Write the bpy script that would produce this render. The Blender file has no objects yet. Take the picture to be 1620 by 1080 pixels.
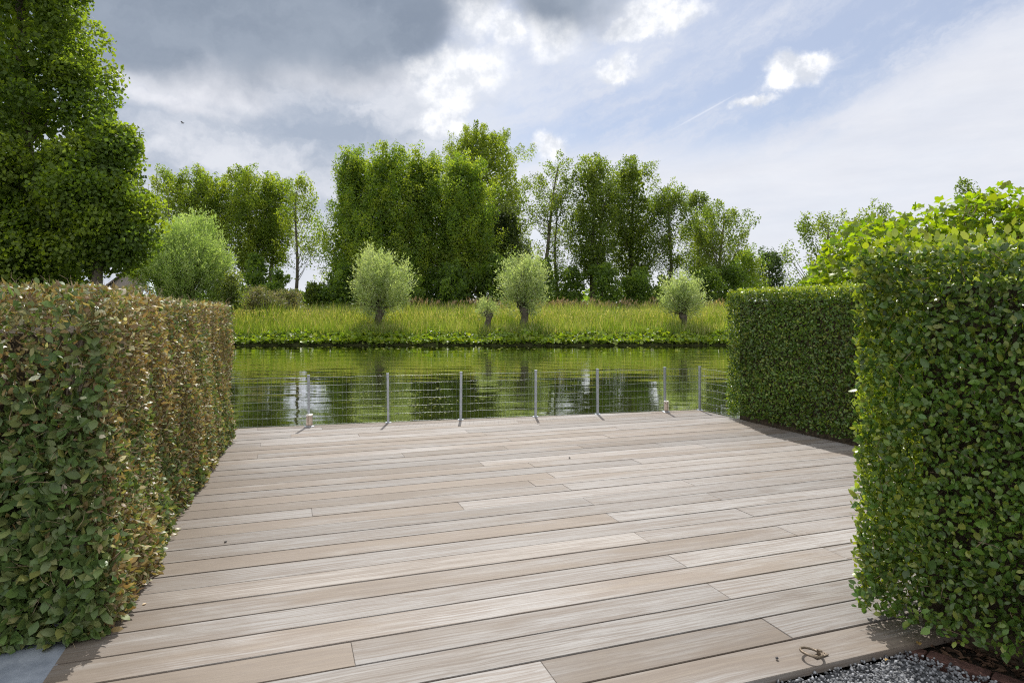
import bpy, bmesh, math, random
import numpy as np
from mathutils import Vector, Matrix

sc = bpy.context.scene
C = sc.collection
R = math.radians
rng = np.random.default_rng(7)
random.seed(7)

# ------------------------------------------------------------------ camera
F, HZ, CX, EYE = 1013.0, 497.0, 810.0, 1.30      # focal length and horizon of the photograph, in its pixels
cam_d = bpy.data.cameras.new('camera'); cam = bpy.data.objects.new('camera', cam_d); C.objects.link(cam)
cam.location = (0, 0, EYE); cam.rotation_euler = (R(90), 0, 0)
cam_d.sensor_width = 36; cam_d.lens = 36 * F / 1620
cam_d.shift_y = -(540 - HZ) / 1620
cam_d.clip_start = 0.05; cam_d.clip_end = 6000
sc.camera = cam

SUN_AZ, SUN_EL = -2.0, 52.0                       # degrees, azimuth clockwise from +Y
# ------------------------------------------------------------------ node helpers
class NT:
    def __init__(s, tree): s.t = tree; s.n = tree.nodes; s.l = tree.links
    def node(s, typ, **kw):
        n = s.n.new(typ)
        for k, v in kw.items(): setattr(n, k, v)
        return n
    def put(s, sock, v):
        if isinstance(v, bpy.types.NodeSocket): s.l.new(v, sock)
        elif v is not None:
            try: sock.default_value = v
            except Exception: sock.default_value = (*v, 1) if len(v) == 3 else v
    def m(s, op, a, b=None, c=None, clamp=False):
        n = s.node('ShaderNodeMath', operation=op, use_clamp=clamp)
        s.put(n.inputs[0], a)
        if b is not None: s.put(n.inputs[1], b)
        if c is not None: s.put(n.inputs[2], c)
        return n.outputs[0]
    def vm(s, op, a, b=None, scale=None):
        n = s.node('ShaderNodeVectorMath', operation=op)
        s.put(n.inputs[0], a)
        if b is not None: s.put(n.inputs[1], b)
        if scale is not None: s.put(n.inputs['Scale'], scale)
        return n.outputs['Value'] if op in ('LENGTH', 'DOT_PRODUCT') else n.outputs[0]
    def ss(s, x, lo, hi, a=0.0, b=1.0):
        n = s.node('ShaderNodeMapRange', interpolation_type='SMOOTHSTEP')
        s.put(n.inputs[0], x); s.put(n.inputs[1], lo); s.put(n.inputs[2], hi); n.inputs[3].default_value = a; n.inputs[4].default_value = b
        return n.outputs[0]
    def mix(s, f, a, b, blend='MIX'):
        n = s.node('ShaderNodeMix', data_type='RGBA', blend_type=blend)
        s.put(n.inputs[0], f); s.put(n.inputs[6], a); s.put(n.inputs[7], b)
        return n.outputs[2]
    def noise(s, v, scale, detail=4, rough=.55, out=0, dim='3D'):
        n = s.node('ShaderNodeTexNoise', noise_dimensions=dim)
        if v is not None: s.put(n.inputs['Vector'], v)
        n.inputs['Scale'].default_value = scale; n.inputs['Detail'].default_value = detail; n.inputs['Roughness'].default_value = rough
        return n.outputs[out]
    def xyz(s, x, y, z):
        n = s.node('ShaderNodeCombineXYZ'); s.put(n.inputs[0], x); s.put(n.inputs[1], y); s.put(n.inputs[2], z)
        return n.outputs[0]
    def sep(s, v):
        n = s.node('ShaderNodeSeparateXYZ'); s.put(n.inputs[0], v); return n.outputs

# ------------------------------------------------------------------ world: physical sky, with the day's clouds
world = bpy.data.worlds.new('World'); sc.world = world; world.use_nodes = True
W = NT(world.node_tree); W.n.clear()
sky = W.node('ShaderNodeTexSky', sky_type='NISHITA')
sky.sun_disc = False; sky.sun_elevation = R(SUN_EL); sky.sun_rotation = R(SUN_AZ)
sky.air_density = 1.0; sky.dust_density = 0.6; sky.ozone_density = 2.0
tc = W.node('ShaderNodeTexCoord')
dirv = W.vm('NORMALIZE', tc.outputs['Generated'])
dx, dy, dz = W.sep(dirv)
AZ = W.m('ARCTAN2', dx, dy); EL = W.m('ARCSINE', dz)
SKY_GAIN = 0.72
base = W.mix(1.0, sky.outputs[0], (SKY_GAIN * 1.0, SKY_GAIN * .98, SKY_GAIN * 1.0, 1), 'MULTIPLY')

def sub(c): return W.vm('SUBTRACT', c, (.5, .5, .5))
wf = sub(W.noise(dirv, 17, 8, .62, out=1)); ws = sub(W.noise(dirv, 5, 4, .5, out=1))
ae = W.xyz(AZ, EL, 0.0)
ae_f = W.vm('ADD', ae, W.vm('MULTIPLY', wf, (.095, .075, 0)))
ae_s = W.vm('ADD', W.vm('ADD', ae, W.vm('MULTIPLY', ws, (.22, .10, 0))), W.vm('MULTIPLY', wf, (.05, .035, 0)))
def ell(p, px, py, rx, ry, soft, rot=0.0):
    a = math.atan((px - CX) / F); e = math.atan((HZ - py) / F * math.cos(a))
    q = W.vm('SUBTRACT', p, (a, e, 0))
    if rot:
        x, y, _ = W.sep(q); c, s_ = math.cos(R(rot)), math.sin(R(rot))
        q = W.xyz(W.m('ADD', W.m('MULTIPLY', x, c), W.m('MULTIPLY', y, s_)), W.m('SUBTRACT', W.m('MULTIPLY', y, c), W.m('MULTIPLY', x, s_)), 0.0)
    q = W.vm('MULTIPLY', q, (F / rx / math.cos(a) ** 2, F / ry / math.cos(a), 0))
    return W.ss(W.vm('LENGTH', q), 1 + soft, max(0.0, 1 - soft))
def union(p, items, soft):
    o = None
    for it in items:
        e = ell(p, *it[:4], soft)
        o = e if o is None else W.m('MAXIMUM', o, e)
    return o
K = 8.8                                            # the Background's strength is 0.1
def col(r, g, b): return (r * K, g * K, b * K, 1)
# thin high cloud: a sheet over the lower sky that climbs to one side, and streaks across the blue
climb = W.ss(AZ, R(22), R(42), 0.0, R(7))
lim = W.m('ADD', climb, R(14.2))
d_el = W.m('ADD', W.m('SUBTRACT', EL, lim), W.m('MULTIPLY', W.sep(ws)[0], .05))
sheet = W.m('MULTIPLY', W.ss(d_el, .03, -.045), W.m('ADD', W.m('MULTIPLY', W.noise(W.xyz(W.m('MULTIPLY', AZ, 3.0), W.m('MULTIPLY', EL, 14.0), 1.7), 1.6, 6, .6), .5), .62), clamp=True)
sx = W.m('ADD', W.m('MULTIPLY', AZ, .93), W.m('MULTIPLY', EL, .36)); sy = W.m('SUBTRACT', W.m('MULTIPLY', EL, .93), W.m('MULTIPLY', AZ, .36))
st = W.noise(W.vm('ADD', W.xyz(W.m('MULTIPLY', sx, 1.3), W.m('MULTIPLY', sy, 11.0), 4.2), W.vm('SCALE', wf, scale=.5)), 1.7, 7, .6)
streak = W.m('MULTIPLY', W.ss(st, .40, .72), .75)
hi = W.mix(W.noise(dirv, 9, 5, .6), col(.50, .54, .64), col(.62, .645, .71))
out = W.mix(W.m('ADD', W.m('MULTIPLY', streak, .75), .42, clamp=True), base, hi)
out = W.mix(sheet, out, W.mix(W.noise(W.xyz(W.m('MULTIPLY', AZ, 4.0), W.m('MULTIPLY', EL, 16.0), 7.1), 2.0, 6, .62), col(.57, .59, .65), col(.72, .73, .765)))
# the grey cloud deck to one side
deck_m = union(ae_s, [(300, 150, 470, 235), (60, 200, 420, 330), (-400, 150, 520, 400), (560, 190, 200, 95)], .32)
gn = W.noise(W.vm('ADD', W.xyz(W.m('MULTIPLY', AZ, 1.0), W.m('MULTIPLY', EL, 2.2), 2.0), W.vm('SCALE', wf, scale=.15)), 5.5, 6, .55)
out = W.mix(W.m('MULTIPLY', deck_m, .96), out, W.mix(W.ss(gn, .32, .70), col(.32, .37, .455), col(.60, .62, .67)))
lite = union(ae_s, [(290, 128, 150, 32), (520, 128, 190, 24), (250, 155, 90, 18)], .6)
out = W.mix(W.m('MULTIPLY', lite, W.ss(gn, .20, .60, .45, .95)), out, W.mix(W.noise(dirv, 26, 6, .6), col(.46, .48, .54), col(.82, .82, .85)))
# heaped white clouds
white = union(ae_f, [(745, 108, 56, 36), (698, 100, 34, 24), (722, 152, 38, 20), (748, 12, 52, 36), (690, 188, 22, 14), (712, 128, 60, 34), (800, 48, 24, 22), (872, 45, 50, 40), (880, 5, 40, 30), (1050, 22, 66, 24),
                     (1000, 48, 40, 14), (972, 107, 24, 15), (1268, 112, 52, 25), (1240, 128, 36, 14), (1187, 160, 34, 11), (868, 232, 24, 24), (700, 190, 34, 26)], .44)
wn = W.noise(W.vm('ADD', dirv, (.013, 0, .021)), 34, 7, .6)
out = W.mix(W.m('MULTIPLY', white, .97), out, W.mix(W.ss(wn, .34, .66), col(.56, .59, .65), col(.89, .89, .90)))
hazy = union(ae_s, [(770, 110, 110, 120), (960, 60, 150, 60)], .7)
out = W.mix(W.m('MULTIPLY', hazy, .30), out, col(.74, .76, .80))
dark = union(ae_s, [(400, 28, 310, 88), (180, 25, 200, 75), (600, 40, 110, 62), (560, -60, 330, 70)], .42)
dark2 = union(ae_s, [(935, 8, 78, 46)], .6)
out = W.mix(W.m('MULTIPLY', W.m('MAXIMUM', dark, dark2), .94), out, W.mix(W.ss(gn, .3, .7), col(.19, .23, .295), col(.255, .30, .37)))
trail = ell(ae, 1115, 177, 42, 1.2, .7, rot=24)
out = W.mix(W.m('MULTIPLY', trail, .25), out, col(.85, .86, .88))
# broken cloud over the unseen rest of the sky, brightened to fill shaded foliage
rest = W.ss(W.vm('DOT_PRODUCT', dirv, (0, .94, .34)), .74, .55)
bn = W.noise(W.vm('MULTIPLY', dirv, (1, 1, 1.6)), 2.6, 7, .58)
out = W.mix(W.m('MULTIPLY', rest, W.ss(bn, .34, .50)), out, W.mix(W.ss(bn, .52, .74), col(1.08, 1.08, 1.09), col(.62, .65, .71)))
bg = W.node('ShaderNodeBackground'); W.l.new(out, bg.inputs[0]); bg.inputs[1].default_value = 0.1
wo = W.node('ShaderNodeOutputWorld'); W.l.new(bg.outputs[0], wo.inputs[0])
world.cycles.sampling_method = 'MANUAL'; world.cycles.sample_map_resolution = 512

# ------------------------------------------------------------------ sun and exposure
sun_d = bpy.data.lights.new('sun', 'SUN'); sun = bpy.data.objects.new('sun', sun_d); C.objects.link(sun)
sun_d.energy = 3.6; sun_d.angle = R(0.5); sun_d.color = (1.0, .955, .88)
sv = Vector((math.sin(R(SUN_AZ)) * math.cos(R(SUN_EL)), math.cos(R(SUN_AZ)) * math.cos(R(SUN_EL)), math.sin(R(SUN_EL))))
sun.rotation_euler = sv.to_track_quat('Z', 'Y').to_euler(); sun.location = (0, 0, 40)
vs = sc.view_settings
vs.view_transform = 'Standard'; vs.look = 'None'; vs.gamma = 1; vs.use_curve_mapping = False; vs.exposure = 0.55
sc.render.engine = 'CYCLES'
cy = sc.cycles
cy.max_bounces = 8; cy.diffuse_bounces = 5; cy.glossy_bounces = 3; cy.transmission_bounces = 4; cy.transparent_max_bounces = 4
cy.use_denoising = False; cy.filter_width = 1.15; cy.sample_clamp_indirect = 4.0
cy.caustics_reflective = False; cy.caustics_refractive = False

# ------------------------------------------------------------------ geometry helpers
def X_of(px, Y): return (px - CX) / F * Y
def Z_of(py, Y): return EYE + (HZ - py) / F * Y
def ground(px, py, z=0.0):
    Y = F * (EYE - z) / (py - HZ); return np.array([X_of(px, Y), Y, z])

def link(name, me, mat=None, parent=None):
    o = bpy.data.objects.new(name, me); C.objects.link(o)
    if mat is not None and not me.materials: me.materials.append(mat)
    if parent is not None: o.parent = parent
    return o
def tag(o, label, cat, group=None):
    o['label'] = label; o['category'] = cat
    if group: o['group'] = group
    return o
def thing(name, label, cat, loc=(0, 0, 0), group=None, rz=0.0):
    o = bpy.data.objects.new(name, None); C.objects.link(o); o.location = loc; o.rotation_euler = (0, 0, rz)
    return tag(o, label, cat, group)
def structure(o): o['kind'] = 'structure'; return o
def stuff(o): o['kind'] = 'stuff'; return o

def np_mesh(name, V, faces, colors=None, smooth=False, mi=None):
    """faces: list of int arrays (n,3) or (n,4)."""
    me = bpy.data.meshes.new(name)
    V = np.ascontiguousarray(V, dtype=np.float32)
    me.vertices.add(len(V)); me.vertices.foreach_set('co', V.ravel())
    faces = [np.asarray(f, dtype=np.int32) for f in faces if len(f)]
    loops = np.concatenate([f.ravel() for f in faces]); tot = np.concatenate([np.full(len(f), f.shape[1], np.int32) for f in faces])
    start = np.concatenate([[0], np.cumsum(tot)[:-1]]).astype(np.int32)
    me.loops.add(len(loops)); me.loops.foreach_set('vertex_index', loops.astype(np.int32))
    me.polygons.add(len(tot)); me.polygons.foreach_set('loop_start', start); me.polygons.foreach_set('loop_total', tot)
    if smooth: me.polygons.foreach_set('use_smooth', np.ones(len(tot), bool))
    if colors is not None:
        a = me.color_attributes.new('col', 'FLOAT_COLOR', 'POINT')
        c = np.ones((len(V), 4), np.float32); c[:, :3] = colors
        a.data.foreach_set('color', c.ravel())
    me.update(calc_edges=True)
    return me

def unit(v): return v / np.maximum(np.linalg.norm(v, axis=-1, keepdims=True), 1e-9)
# leaf outlines: x across, y along, z out of the blade; triangles
LEAF = (np.array([[0, 0, 0], [0, .34, -.03], [0, .70, -.03], [0, 1, .03], [-.27, .30, .05], [-.24, .66, .05], [.27, .30, .05], [.24, .66, .05]], float),
        np.array([[0, 1, 4], [0, 6, 1], [1, 2, 5], [1, 5, 4], [1, 6, 7], [1, 7, 2], [2, 3, 5], [2, 7, 3]]))
SIMPLE = (np.array([[0, 0, 0], [-.30, .42, .06], [0, 1, 0], [.30, .42, .06], [0, .5, -.03]], float),
          np.array([[0, 4, 1], [4, 2, 1], [0, 3, 4], [4, 3, 2]]))
OVAL = (np.array([[0, 0, 0], [-.25, .30, .05], [-.23, .68, .02], [0, 1, -.04], [.23, .68, .07], [.25, .30, .02]], float), np.array([[0, 5, 1], [1, 5, 4], [1, 4, 2], [2, 4, 3]]))
DIAMOND = (np.array([[0, 0, 0], [-.34, .45, .05], [0, 1, 0], [.34, .45, .05]], float), np.array([[0, 2, 1], [0, 3, 2]]))
NARROW = (np.array([[0, 0, 0], [-.10, .45, .03], [0, 1, 0], [.10, .45, .03]], float), np.array([[0, 2, 1], [0, 3, 2]]))
def lobed():
    ang = [-90, -40, -12, 20, 48, 68, 90, 112, 132, 160, 192, 220]
    rad = [.10, .34, .30, .50, .33, .44, .58, .44, .33, .50, .30, .34]
    v = [[0, .42, -.03]] + [[r * math.cos(R(a)), .42 + r * math.sin(R(a)) * (1 if a != -90 else 1), .06 * (r > .4) + .02] for a, r in zip(ang, rad)]
    n = len(ang)
    return np.array(v), np.array([[0, 1 + i, 1 + (i + 1) % n] for i in range(n)])
LOBED = lobed()
def round_leaf():
    n = 6; a = [2 * math.pi * i / n for i in range(n)]
    return np.array([[0, .45, -.10]] + [[.5 * math.cos(t), .5 + .5 * math.sin(t), .03 * (i % 2)] for i, t in enumerate(a)]), np.array([[0, 1 + i, 1 + (i + 1) % n] for i in range(n)])
ROUND = round_leaf()

def frames(D, N):
    D = unit(D); N = unit(N - (N * D).sum(-1, keepdims=True) * D); S = np.cross(D, N); return S, D, N
def leaves(tmpl, P, D, N, size, width=1.0):
    T, Fc = tmpl; n, k = len(P), len(T)
    S, D, N = frames(D, N)
    size = np.broadcast_to(np.asarray(size, float), (n,)); width = np.broadcast_to(np.asarray(width, float), (n,))
    V = P[:, None, :] + size[:, None, None] * (T[None, :, 0, None] * width[:, None, None] * S[:, None, :] + T[None, :, 1, None] * D[:, None, :] + T[None, :, 2, None] * N[:, None, :])
    return V.reshape(-1, 3), (Fc[None] + (np.arange(n) * k)[:, None, None]).reshape(-1, 3)
def leaf_mesh(name, tmpl, P, D, N, size, colr, width=1.0):
    V, Fc = leaves(tmpl, P, D, N, size, width)
    return np_mesh(name, V, [Fc], np.repeat(colr, len(tmpl[0]), axis=0))

def tubes(name, paths, sides=5, smooth=True, cap=True):
    """paths: list of (points (n,3), radii (n,)) -> one mesh of tapered tubes"""
    VV, QQ, TT, off = [], [], [], 0
    ang = np.arange(sides) * 2 * math.pi / sides
    for pts, rad in paths:
        pts = np.asarray(pts, float); n = len(pts); rad = np.broadcast_to(np.asarray(rad, float), (n,))
        t = unit(np.gradient(pts, axis=0)); ref = np.where(np.abs(t[:, 2:3]) > .9, np.array([[1., 0, 0]]), np.array([[0, 0, 1.]]))
        a = unit(np.cross(t, ref)); b = np.cross(t, a)
        ring = pts[:, None] + rad[:, None, None] * (np.cos(ang)[None, :, None] * a[:, None] + np.sin(ang)[None, :, None] * b[:, None])
        VV.append(ring.reshape(-1, 3))
        i = np.arange(n - 1)[:, None] * sides + np.arange(sides)[None]; j = np.arange(n - 1)[:, None] * sides + (np.arange(sides)[None] + 1) % sides
        QQ.append(np.stack([i, j, j + sides, i + sides], -1).reshape(-1, 4) + off)
        if cap:
            for k0 in (0, (n - 1) * sides):
                TT += [[off + k0, off + k0 + q, off + k0 + q + 1] for q in range(1, sides - 1)]
        off += n * sides
    return np_mesh(name, np.concatenate(VV), [np.concatenate(QQ), np.array(TT, np.int32).reshape(-1, 3)], smooth=smooth)

def box_bm(bm, x0, y0, z0, x1, y1, z1, bev=0.0):
    r = bmesh.ops.create_cube(bm, size=1.0, matrix=Matrix.Translation(((x0 + x1) / 2, (y0 + y1) / 2, (z0 + z1) / 2)) @ Matrix.Diagonal((x1 - x0, y1 - y0, z1 - z0, 1)))
    if bev:
        es = list({e for v in r['verts'] for e in v.link_edges})
        bmesh.ops.bevel(bm, geom=es, offset=bev, segments=1, affect='EDGES')
def bm_mesh(name, bm):
    me = bpy.data.meshes.new(name); bm.normal_update(); bm.to_mesh(me); bm.free(); return me
def lathe(name, prof, n=20):
    V, Q = [], []
    for r, z in prof:
        for i in range(n): V.append((r * math.cos(2 * math.pi * i / n), r * math.sin(2 * math.pi * i / n), z))
    for k in range(len(prof) - 1):
        for i in range(n): Q.append((k * n + i, k * n + (i + 1) % n, (k + 1) * n + (i + 1) % n, (k + 1) * n + i))
    me = bpy.data.meshes.new(name); me.from_pydata(V, [], Q + [tuple(range(n))[::-1], tuple(range((len(prof) - 1) * n, len(prof) * n))]); me.update(); return me

# ------------------------------------------------------------------ materials
def mat(name):
    m = bpy.data.materials.new(name); m.use_nodes = True; t = NT(m.node_tree)
    p = t.n['Principled BSDF']; return m, t, p, t.n['Material Output']
def leaf_mat(name, trans=.38, rough=.42, spec=.45, tint=(1.5, 1.55, .45)):
    m, t, p, o = mat(name)
    a = t.node('ShaderNodeVertexColor', layer_name='col')
    p.inputs['Roughness'].default_value = rough; p.inputs['Specular IOR Level'].default_value = spec
    t.l.new(a.outputs[0], p.inputs['Base Color'])
    tr = t.node('ShaderNodeBsdfTranslucent'); t.l.new(t.mix(1.0, a.outputs[0], (*tint, 1), 'MULTIPLY'), tr.inputs[0])
    mx = t.node('ShaderNodeMixShader'); mx.inputs[0].default_value = trans
    t.l.new(p.outputs[0], mx.inputs[1]); t.l.new(tr.outputs[0], mx.inputs[2]); t.l.new(mx.outputs[0], o.inputs[0])
    return m
def plain(name, c, rough=.7, metal=0.0, var=.25, scale=8.0, bump=0.0, bscale=40.0, spec=.4):
    m, t, p, o = mat(name)
    g = t.node('ShaderNodeNewGeometry'); pos = g.outputs['Position']
    n = t.noise(pos, scale, 6, .6)
    lo = tuple(x * (1 - var) for x in c); hi = tuple(min(1, x * (1 + var)) for x in c)
    t.l.new(t.mix(t.ss(n, .3, .7), (*lo, 1), (*hi, 1)), p.inputs['Base Color'])
    p.inputs['Roughness'].default_value = rough; p.inputs['Metallic'].default_value = metal; p.inputs['Specular IOR Level'].default_value = spec
    if bump:
        b = t.node('ShaderNodeBump'); b.inputs['Strength'].default_value = bump; b.inputs['Distance'].default_value = .01
        t.l.new(t.noise(pos, bscale, 5, .6), b.inputs['Height']); t.l.new(b.outputs[0], p.inputs['Normal'])
    return m
M = {}
M['hedge_leaf'] = leaf_mat('hedge_leaf', .32, .33, .5)
M['dry_leaf'] = leaf_mat('dry_leaf', .34, .42, .45, (1.3, 1.2, .6))
M['golden_leaf'] = leaf_mat('golden_leaf', .58, .42, .4, (1.45, 1.55, .25))
M['tree_leaf'] = leaf_mat('tree_leaf', .62, .5, .35, (1.85, 1.8, .48))
M['willow_leaf'] = leaf_mat('willow_leaf', .50, .5, .35, (1.35, 1.4, .6))
M['grass'] = leaf_mat('grass_blade', .48, .5, .3, (1.5, 1.45, .35))
M['bark'] = plain('bark', (.10, .085, .065), .9, var=.4, scale=6, bump=.6, bscale=12)
M['twig'] = plain('twig', (.17, .12, .08), .85, var=.4, scale=30)
M['pale_twig'] = plain('pale_twig', (.26, .20, .13), .8, var=.4, scale=30)
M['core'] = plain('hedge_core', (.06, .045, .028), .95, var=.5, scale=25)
M['soil'] = plain('soil', (.028, .020, .014), .95, var=.5, scale=30, bump=.8, bscale=90)
M['ground'] = plain('meadow_ground', (.075, .085, .03), .95, var=.4, scale=2)
M['bank'] = plain('bank_soil', (.03, .026, .016), .95, var=.4, scale=3)
M['galv'] = plain('galvanised_steel', (.40, .43, .47), .42, .65, var=.15, scale=25)
M['wire'] = plain('wire', (.34, .36, .38), .4, .5, var=.1)
M['bronze'] = plain('weathered_bronze', (.17, .135, .10), .5, .55, var=.3, scale=80, bump=.2, bscale=200)
M['lamp_body'] = plain('brushed_steel', (.62, .52, .44), .32, .75, var=.2, scale=30)
M['lamp_cap'] = plain('lamp_cap', (.82, .78, .72), .4, .2, var=.05)
M['brick'] = plain('brick', (.085, .042, .034), .9, var=.35, scale=40, bump=.4, bscale=150)
M['house'] = plain('house_wall', (.26, .23, .215), .85, var=.1)
M['roof'] = plain('roof_tile', (.10, .085, .08), .8, var=.2)
M['tarp'] = plain('tarp', (.62, .72, .84), .45, var=.12, scale=3)
M['gravel'] = None

def stone_mat():
    m, t, p, o = mat('bluestone')
    pos = t.node('ShaderNodeNewGeometry').outputs['Position']
    a = t.noise(pos, 9, 8, .65); b = t.noise(pos, 120, 4, .6)
    t.l.new(t.mix(t.ss(b, .66, .74), t.mix(t.ss(a, .3, .72), (.155, .18, .22, 1), (.27, .30, .345, 1)), (.42, .43, .44, 1)), p.inputs['Base Color'])
    p.inputs['Roughness'].default_value = .62
    bu = t.node('ShaderNodeBump'); bu.inputs['Strength'].default_value = .25; bu.inputs['Distance'].default_value = .003
    t.l.new(b, bu.inputs['Height']); t.l.new(bu.outputs[0], p.inputs['Normal'])
    return m
M['bluestone'] = stone_mat()
def gravel_mat():
    m, t, p, o = mat('gravel_stone')
    a = t.node('ShaderNodeVertexColor', layer_name='col')
    pos = t.node('ShaderNodeNewGeometry').outputs['Position']
    t.l.new(t.mix(t.noise(pos, 260, 4, .6), t.mix(1.0, a.outputs[0], (.7, .7, .72, 1), 'MULTIPLY'), t.mix(1.0, a.outputs[0], (1.25, 1.25, 1.25, 1), 'MULTIPLY')), p.inputs['Base Color'])
    p.inputs['Roughness'].default_value = .75
    return m
M['gravel'] = gravel_mat()

THETA = math.atan(.35)
UB = np.array([math.cos(THETA), math.sin(THETA), 0]); VB = np.array([-math.sin(THETA), math.cos(THETA), 0])   # along the planks, across them
def wood_mat():
    m, t, p, o = mat('weathered_hardwood')
    ob = t.node('ShaderNodeTexCoord').outputs['Object']; rnd = t.node('ShaderNodeObjectInfo').outputs['Random']
    off = t.xyz(t.m('MULTIPLY', rnd, 37.0), t.m('MULTIPLY', rnd, 91.0), t.m('MULTIPLY', rnd, 13.0))
    q = t.vm('ADD', ob, off)
    warp = t.vm('SCALE', t.vm('SUBTRACT', t.noise(q, 1.6, 3, .5, out=1), (.5, .5, .5)), scale=.05)
    g = t.noise(t.vm('MULTIPLY', t.vm('ADD', q, warp), (1.3, 95, 95)), 1.0, 6, .66)           # long grain
    fine = t.noise(t.vm('MULTIPLY', q, (9, 420, 420)), 1.0, 3, .6)                            # pores
    pat = t.noise(t.vm('MULTIPLY', q, (1.1, 5.5, 5.5)), 1.0, 5, .6)                           # bleached and tan patches
    r2 = t.m('FRACT', t.m('MULTIPLY', rnd, 7.31)); r3 = t.m('FRACT', t.m('MULTIPLY', rnd, 23.7))
    tan = t.ss(t.m('ADD', pat, t.m('MULTIPLY', t.m('SUBTRACT', r2, .5), .42)), .40, .66)
    c = t.mix(tan, (.270, .260, .252, 1), (.200, .166, .134, 1))
    c = t.mix(t.m('MULTIPLY', t.ss(r3, .80, .93), .55), c, (.33, .322, .314, 1))
    c = t.mix(t.m('MULTIPLY', t.ss(g, .38, .64), .88), c, (.160, .130, .108, 1))
    c = t.mix(t.m('MULTIPLY', t.ss(fine, .52, .66), .50), c, (.150, .128, .112, 1))
    c = t.mix(1.0, c, t.mix(t.m('FRACT', t.m('MULTIPLY', rnd, 51.3)), (.76, .755, .75, 1), (1.17, 1.17, 1.17, 1)), 'MULTIPLY')
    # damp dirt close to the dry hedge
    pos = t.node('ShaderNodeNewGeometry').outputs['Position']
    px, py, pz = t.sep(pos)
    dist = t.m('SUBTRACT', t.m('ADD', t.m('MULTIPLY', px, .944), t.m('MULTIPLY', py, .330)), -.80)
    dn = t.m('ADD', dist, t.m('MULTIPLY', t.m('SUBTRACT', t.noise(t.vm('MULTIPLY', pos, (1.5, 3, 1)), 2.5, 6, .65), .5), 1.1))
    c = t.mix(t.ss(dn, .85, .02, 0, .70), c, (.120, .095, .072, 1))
    wl = t.noise(t.vm('MULTIPLY', q, (.8, 9, 9)), 1.3, 6, .7)
    c = t.mix(t.m('MULTIPLY', t.ss(wl, .50, .70), .52), c, (.145, .112, .086, 1))
    c = t.mix(t.m('MULTIPLY', t.ss(wl, .44, .30), .35), c, (.345, .338, .332, 1))
    sp = t.noise(pos, 14, 5, .7)
    c = t.mix(t.m('MULTIPLY', t.ss(sp, .66, .78), .35), c, (.20, .16, .13, 1))
    t.l.new(c, p.inputs['Base Color']); p.inputs['Roughness'].default_value = .62; p.inputs['Specular IOR Level'].default_value = .3
    bu = t.node('ShaderNodeBump'); bu.inputs['Strength'].default_value = .55; bu.inputs['Distance'].default_value = .002
    t.l.new(t.m('ADD', g, t.m('MULTIPLY', fine, .5)), bu.inputs['Height']); t.l.new(bu.outputs[0], p.inputs['Normal'])
    return m
M['wood'] = wood_mat()
def water_mat():
    m, t, p, o = mat('canal_water')
    pos = t.node('ShaderNodeNewGeometry').outputs['Position']
    p.inputs['Base Color'].default_value = (.024, .030, .007, 1); p.inputs['Roughness'].default_value = .02; p.inputs['IOR'].default_value = 1.40; p.inputs['Coat Weight'].default_value = 1.0; p.inputs['Coat Roughness'].default_value = .02; p.inputs['Coat IOR'].default_value = 1.6
    w1 = t.noise(t.vm('MULTIPLY', pos, (.55, 1.5, 1)), 1.0, 1.5, .5); w2 = t.noise(t.vm('MULTIPLY', pos, (1.1, 2.6, 1)), 2.6, 3, .5)
    gust = t.ss(t.noise(t.vm('MULTIPLY', pos, (.12, .3, 1)), 1.0, 3, .5), .35, .65, .45, 1.15)
    h = t.m('MULTIPLY', t.m('ADD', t.m('MULTIPLY', w1, .62), t.m('MULTIPLY', w2, .05)), gust)
    bu = t.node('ShaderNodeBump'); bu.inputs['Strength'].default_value = 1.0; bu.inputs['Distance'].default_value = .034
    t.l.new(h, bu.inputs['Height']); t.l.new(bu.outputs[0], p.inputs['Normal']); t.l.new(bu.outputs[0], p.inputs['Coat Normal'])
    return m
M['water'] = water_mat()

# ------------------------------------------------------------------ setting
WZ = -0.55
def sheet_obj(name, pts, m, z=None):
    me = bpy.data.meshes.new(name); v = [(p[0], p[1], p[2] if z is None else z) for p in pts]
    me.from_pydata(v, [], [tuple(range(len(v)))]); me.update(); return structure(link(name, me, m))
sheet_obj('water', [(-160, 4.5), (160, 4.5), (160, 48), (-160, 48)], M['water'], WZ)
# far land: low bank, then meadow that rises a little, out to the horizon
bank_line = [(-170, 21), (-60, 21), (-24, 22.5), (-21, 31), (-18.5, 36.5), (-15.5, 38.1), (-8, 38.3), (0, 38.0), (8, 38.3), (16, 38.0), (26, 38.4), (60, 38), (170, 38)]
BL = np.array(bank_line, float)
bx = np.linspace(-170, 170, 681); by = np.interp(bx, BL[:, 0], BL[:, 1]) + .12 * np.sin(bx * 1.7) + .08 * np.sin(bx * 4.1 + 1)
def land_z(d): return np.interp(d, [0, .02, .25, .9, 2.5, 9, 18, 4000], [WZ - .3, -.40, -.30, -.14, -.02, .22, .30, .30])
prof = [0, .02, .25, .9, 2.5, 5, 9, 18, 60, 4000]
V = np.array([[x * (1 + (d > 100) * 20), y + d, land_z(d)] for d in prof for x, y in zip(bx, by)])
n = len(bx); i = (np.arange(len(prof) - 1)[:, None] * n + np.arange(n - 1)[None]).ravel()
structure(link('far_land', np_mesh('far_land', V, [np.stack([i, i + 1, i + n + 1, i + n], -1)], smooth=True), M['ground']))
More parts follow.
